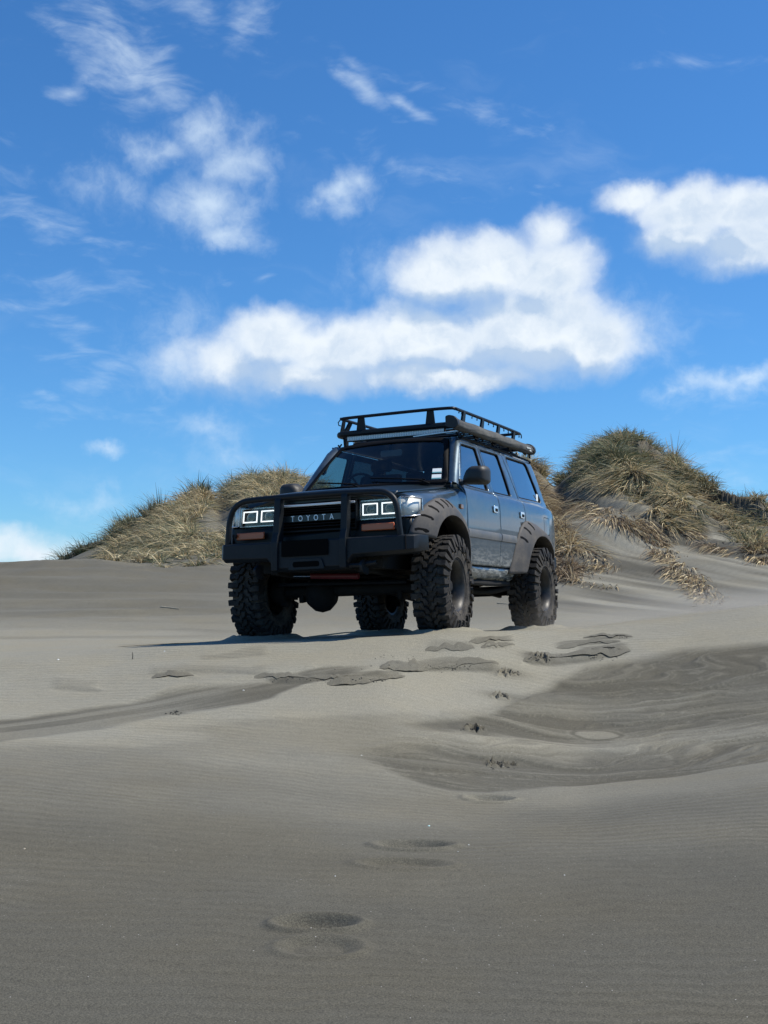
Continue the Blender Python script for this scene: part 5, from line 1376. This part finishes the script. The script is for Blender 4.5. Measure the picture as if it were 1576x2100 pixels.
# wheels ----------------------------------------------------------------------
def wheel_meshes():
    hw = TYRE_W / 2
    prof = [(.222, .118), (.232, .130), (.262, .146), (.310, .156), (.352, .152), (.392, .140), (.412, .122), (.421, .105), (.424, .05), (.425, 0)]
    full = [(r, y) for r, y in prof] + [(r, -y) for r, y in prof[::-1][1:]] + [(.205, -.10), (.205, .10)]
    ty = MB().lathe(full, 'y', (0, 0, 0), 96, closed=True)
    # raised rings and pips on the sidewall
    for sg in (1, -1):
        ty.lathe([(.250, sg * .140), (.254, sg * .1465), (.262, sg * .1475), (.266, sg * .146)], 'y', (0, 0, 0), 72, closed=True)
        ty.lathe([(.322, sg * .154), (.325, sg * .1605), (.329, sg * .1605), (.332, sg * .154)], 'y', (0, 0, 0), 72, closed=True)
    # tread blocks
    td = MB(); N = 34; pitch = 2 * math.pi / N
    def P(th, y, r): return (r * math.cos(th), y, r * math.sin(th))
    def block(poly, rb, rt, shr=.90):
        cy = sum(p[1] for p in poly) / len(poly); ct = sum(p[0] for p in poly) / len(poly); n = len(poly)
        v = [P(t, y, rb) for t, y in poly] + [P(ct + (t - ct) * shr, cy + (y - cy) * shr, rt) for t, y in poly]
        td.add(v, [tuple(range(n, 2 * n))] + [(i, (i + 1) % n, n + (i + 1) % n, n + i) for i in range(n)])
    for k in range(N):
        for sg in (1, -1):
            t0 = k * pitch + (0 if sg > 0 else pitch * .5); q = pitch
            rr = TYRE_R - .0008 * random.random() * 3
            # shoulder lug, every other one longer and wrapping down the sidewall
            long = k % 2 == 0
            yo = .159 if long else .149; yi = .080 if long else .092
            w0, w1 = .29 * q, .33 * q
            block([(t0 - w0 + .10 * q, sg * yi), (t0 + w0 * .55 + .10 * q, sg * (yi - .012)), (t0 + w0 + .05 * q, sg * (yi + .012)), (t0 + w1, sg * (yi + .045)), (t0 + w1, sg * yo), (t0 - w1 * .9, sg * yo), (t0 - w1, sg * (yi + .03))], .415, rr, .93)
            # the lug's flank on the sidewall
            rl_ = .318 if long else .352
            a0, a1 = t0 - w1 * .88, t0 + w1 * .96
            A = [P(a0, sg * yo, rr - .003), P(a1, sg * yo, rr - .003), P(a1, sg * (yo + .006), .425), P(a1 - .12 * q, sg * .1775, rl_), P(a0 + .12 * q, sg * .1775, rl_), P(a0, sg * (yo + .006), .425)]
            B = [P(a0, sg * (yo - .03), .42), P(a1, sg * (yo - .03), .42), P(a1, sg * .13, .40), P(a1 - .12 * q, sg * .138, rl_ - .012), P(a0 + .12 * q, sg * .138, rl_ - .012), P(a0, sg * .13, .40)]
            td.add(A + B, [tuple(range(6))] + [(i, (i + 1) % 6, 6 + (i + 1) % 6, 6 + i) for i in range(6)])
            # centre blocks: skewed chevrons
            c0 = t0 + .38 * q
            block([(c0 - .34 * q, sg * .004), (c0 + .05 * q, sg * .008), (c0 + .42 * q, sg * .030), (c0 + .50 * q, sg * .066), (c0 + .26 * q, sg * .074), (c0 + .10 * q, sg * .050), (c0 - .36 * q, sg * .040)], .415, rr, .92)
            block([(c0 - .62 * q, sg * .050), (c0 - .34 * q, sg * .052), (c0 - .05 * q, sg * .060), (c0 + .02 * q, sg * .082), (c0 - .30 * q, sg * .088), (c0 - .60 * q, sg * .074)], .415, rr, .92)
    rim = MB()
    rim.lathe([(.224, .126), (.232, .132), (.236, .128), (.230, .118), (.214, .108), (.204, .085), (.196, .03), (.190, -.06), (.205, -.12), (.224, -.128), (.212, -.116), (.180, -.06), (.184, .02), (.190, .07), (.204, .098), (.214, .116)], 'y', (0, 0, 0), 72, closed=True)
    disc = MB()
    disc.lathe([(.187, .018), (.165, .028), (.140, .030), (.110, .016), (.075, .012), (.060, .020), (.0, .020), (.0, .006), (.060, .004), (.11, .002), (.15, .012), (.187, .004)], 'y', (0, 0, 0), 48)
    hub = MB(); hub.lathe([(.0, .012), (.052, .012), (.052, .070), (.042, .078), (.030, .080), (.0, .080)], 'y', (0, 0, 0), 24)
    return ty, td, rim, disc, hub
ty, td, rim, disc, hub = wheel_meshes()
w0 = rim.build('wheel', M_RIM, car, ang=40, shift=False)
kids = [ty.build('tyre', M_TYRE, w0, ang=30, shift=False), td.build('tread', M_TREAD, w0, ang=30, shift=False), disc.build('wheel_disc', M_RIM, w0, ang=40, shift=False), hub.build('hub_cap', M_UNDER, w0, ang=40, shift=False)]
nut = MB().lathe([(.0, .014), (.012, .014), (.011, .045), (.0, .046)], 'y', (0, 0, 0), 6).build('wheel_nut', M_CHROME, w0, shift=False)
nuts = []
for k in range(6):
    o = nut if k == 0 else nut.copy()
    if k: COL.objects.link(o)
    o.parent = w0; a = k * math.pi / 3; o.location = (.072 * math.cos(a), 0, .072 * math.sin(a)); nuts.append(o)
WHEELS = [(0, TRACK, 0.05, 1), (0, -TRACK, .05, -1), (-WB, TRACK, 0, 1), (-WB, -TRACK, 0, -1)]
for i, (x, y, steer, sg) in enumerate(WHEELS):
    if i == 0: w = w0
    else:
        w = w0.copy(); COL.objects.link(w); w.parent = car
        for c in kids + nuts:
            d = c.copy(); COL.objects.link(d); d.parent = w
    w.location = (x + CAR_SHIFT[0], y, CAR_SHIFT[2])
    w.rotation_mode = 'ZYX' if False else 'XYZ'
    # spin about the axle first, then turn outwards and steer
    R = Matrix.Rotation(steer + (0 if sg > 0 else math.pi), 4, 'Z') @ Matrix.Rotation([.3, 1.1, 2.0, .7][i], 4, 'Y')
    w.rotation_euler = R.to_euler()
# rear mud flaps
for s in (1, -1):
    MB().box(-3.36, -3.372, s * .66, s * .95, .02, .36).build('mud_flap', M_SEAL, car)
# aerial
MB().tube([(-.50, .83, .95), (-.47, .845, .985)], .008, 6).build('aerial_stub', M_CHROME, car)

# ------------------------------------------------------------------ small things lying on the sand
def on_ground(px, py, lift=0.0):
    p = place(px, py); p.z = ground_z(p.x, p.y) + lift; return p
M_SHELL = material('white_shell', (.72, .74, .70), .45)
M_SHELLT = material('pale_teal_shell', (.50, .78, .74), .35)
M_TWIG = material('dry_twig', (.42, .36, .26), .8)
M_DTWIG = material('dark_twig', (.06, .05, .04), .8)
M_CLOD = material('damp_sand_clod', (.035, .034, .029), .95)
def shell(px, py, size, mat, lab):
    p = on_ground(px, py); mb = MB(); n = 9; v = [(0, 0, size * .32)]
    for r, z in ((.55, .22), (1.0, 0.0)):
        for k in range(n):
            a = 2 * math.pi * k / n; q = size * .5 * r * (1 + .16 * math.sin(3 * a + px)); v.append((q * math.cos(a), q * .75 * math.sin(a), z * size))
    f = [(0, 1 + k, 1 + (k + 1) % n) for k in range(n)] + [(1 + k, 1 + n + k, 1 + n + (k + 1) % n, 1 + (k + 1) % n) for k in range(n)] + [tuple(range(1 + n, 1 + 2 * n))[::-1]]
    o = mb.add(v, f).build('shell_fragment', mat, None, shift=False, ang=60)
    o.location = p; o.rotation_euler = (rng.uniform(-.2, .5), rng.uniform(-.2, .2), px)
    tag(o, lab, 'shell', 'shell fragments on the sand'); return o
shell(880, 1694, .013, M_SHELLT, 'tiny pale turquoise shell fragment just above the upper footprint')
shell(50, 1741, .014, M_TWIG, 'small tan shell chip near the left edge of the foreground')
for px, py, s, lab in ((940, 1747, .008, 'white shell chip immediately right of the upper footprint'), (962, 1733, .008, 'white shell chip a little further right and behind the one by the upper footprint'),
                   (742, 1548, .011, 'white shell chip at the left end of the dark layered sand'), (500, 1414, .02, 'white shell chip lying in the dark smooth track'), (338, 1339, .02, 'white shell fragment left of the front wheels on pale sand'), (120, 1353, .022, 'white shell fragment furthest left on the pale ripples'),
                   (688, 1797, .007, 'white shell chip left of and below the upper footprint'), (1158, 1795, .008, 'lone white shell chip far right of the upper footprint')):
    shell(px, py, s, M_SHELL, lab)
def twig(pts, r, mat, lab, lift=.01, hang=None):
    P = []
    for i, (px, py) in enumerate(pts):
        P.append(on_ground(px, py, r + (hang[i] if hang else 0)))
    base = P[0].copy(); o = MB().tube([q - base for q in P], [r * (1 - .5 * i / (len(P) - 1)) for i in range(len(P))], 7).build('twig', mat, None, shift=False)
    o.location = base; tag(o, lab, 'twig', 'twigs on the sand'); return o
a = car_pt(.05, -.42, -.44); b_ = car_pt(-.55, .02, -.40)
a.z = ground_z(a.x, a.y) + .01; b_.z = ground_z(b_.x, b_.y) + .05
o = MB().tube([Vector((0, 0, 0)), (b_ - a) * .5 + Vector((0, 0, .008)), b_ - a], [.007, .006, .004], 7).build('twig', M_TWIG, None, shift=False); o.location = a
tag(o, 'long pale twig slanting up from the sand beside the left front wheel', 'twig', 'twigs on the sand')
p = on_ground(272, 1352); o = MB().tube([(0, 0, -.01), (.003, 0, .03), (.0, 0, .055)], [.004, .0035, .002], 6).build('twig', M_DTWIG, None, shift=False); o.location = p
tag(o, 'short dark twig standing upright in the pale rippled sand', 'twig', 'twigs on the sand')
twig([(330, 1216 + 30), (352, 1248), (368, 1250)], .012, M_TWIG, 'bent twig on the sand slope behind the left wheel')
twig([(1020, 1204 + 34), (1046, 1240)], .01, M_TWIG, 'twig on the sand seen between the two left wheels')
# crumbs of damp dark sand kicked up round the hoof marks and the broken wheel marks
v, f = [], []
def clod(p, s):
    k = len(v); n = 5
    v.append((p.x, p.y, p.z + s * .5))
    for j in range(n):
        a = 2 * math.pi * j / n + rng.random(); q = s * (.7 + .6 * rng.random()); v.append((p.x + q * math.cos(a), p.y + q * .7 * math.sin(a), p.z - s * .3))
    for j in range(n): f.append((k, k + 1 + j, k + 1 + (j + 1) % n))
for cx, cy, sx, sy, n, s in ((1028, 1568, 24, 9, 40, .010), (970, 1495, 22, 6, 34, .009), (1032, 1427, 14, 4, 26, .010), (1045, 1380, 20, 4, 36, .013), (1100, 1352, 30, 5, 50, .016), (1200, 1350, 80, 4, 60, .014),
                             (1240, 1336, 50, 3, 30, .012), (900, 1370, 120, 4, 50, .012), (740, 1396, 70, 5, 50, .014), (600, 1392, 60, 4, 24, .012), (1270, 1306, 30, 3, 24, .014), (358, 1460, 16, 4, 18, .012), (620, 1308, 24, 4, 30, .010), (800, 1345, 60, 12, 16, .012)):
    for _ in range(n):
        p = place(cx + rng.normal(0, sx * .5), cy + rng.normal(0, sy * .5))
        if p is None or p.y > 16: continue
        p.z = ground_z(p.x, p.y); clod(p, s * rng.uniform(.4, 1.3) * (1.3 if cy > 1378 and cy > 1400 else .8))
o = mesh_np('sand_crumbs', np.array(v), np.array(f), M_CLOD, False); tag(o, 'dark damp sand crumbs round the hoof marks and broken wheel marks', kind='stuff')

# ------------------------------------------------------------------ sand blowing low over the crest
def drift_nodes():
    m = bpy.data.materials.new('blowing_sand'); m.use_nodes = True
    T = NT(m.node_tree); T.n.clear(); out = T.node('ShaderNodeOutputMaterial'); v = T.node('ShaderNodeVolumePrincipled')
    v.inputs['Color'].default_value = (.86, .80, .68, 1); v.inputs['Anisotropy'].default_value = .2
    P = T.node('ShaderNodeTexCoord').outputs['Object']; s = T.node('ShaderNodeSeparateXYZ'); T.put(s.inputs[0], P)
    # x -1..1 along the crest, y -1..1 across, z 0..1 up, in the box's own space
    hgt = T.math('SUBTRACT', s.outputs[2], T.math('ADD', .36, T.math('MULTIPLY', s.outputs[0], .0)))
    f = T.math('MULTIPLY', T.ramp(s.outputs[2], .75, .12), T.math('MULTIPLY', T.ramp(T.math('ABSOLUTE', s.outputs[1]), 1.0, .3), T.ramp(s.outputs[0], -.85, .15)))
    n = T.noise(T.mapping(P, scale=(2.0, 1.2, 1.4)), 1.6, 3, .5)
    T.put(v.inputs['Density'], T.math('MULTIPLY', T.math('MULTIPLY', f, T.ramp(n, .30, .70, .3, 1.3)), 1.7))
    T.put(out.inputs['Volume'], v.outputs[0]); return m
bmv = bmesh.new(); bmesh.ops.create_cube(bmv, size=2); 
for vv in bmv.verts: vv.co.z = (vv.co.z + 1) / 2
me = bpy.data.meshes.new('blowing_sand'); bmv.to_mesh(me); bmv.free(); me.materials.append(drift_nodes())
o = bpy.data.objects.new('blowing_sand', me); COL.objects.link(o)
A_, B_ = place(1010, 1292), place(1576, 1246)
xa, xb = .5, 7.4
za, zb_ = ground_z(xa, 13.3) - .10, ground_z(xb, 12.9) - .10
o.location = ((xa + xb) / 2, 13.4, (za + zb_) / 2)
o.scale = ((xb - xa) / 2, 1.15, .56)
o.rotation_euler = (0, -math.atan2(zb_ - za, xb - xa), 0)
tag(o, 'thin pale veil of sand blowing low over the crest behind the rear wheel', kind='stuff')
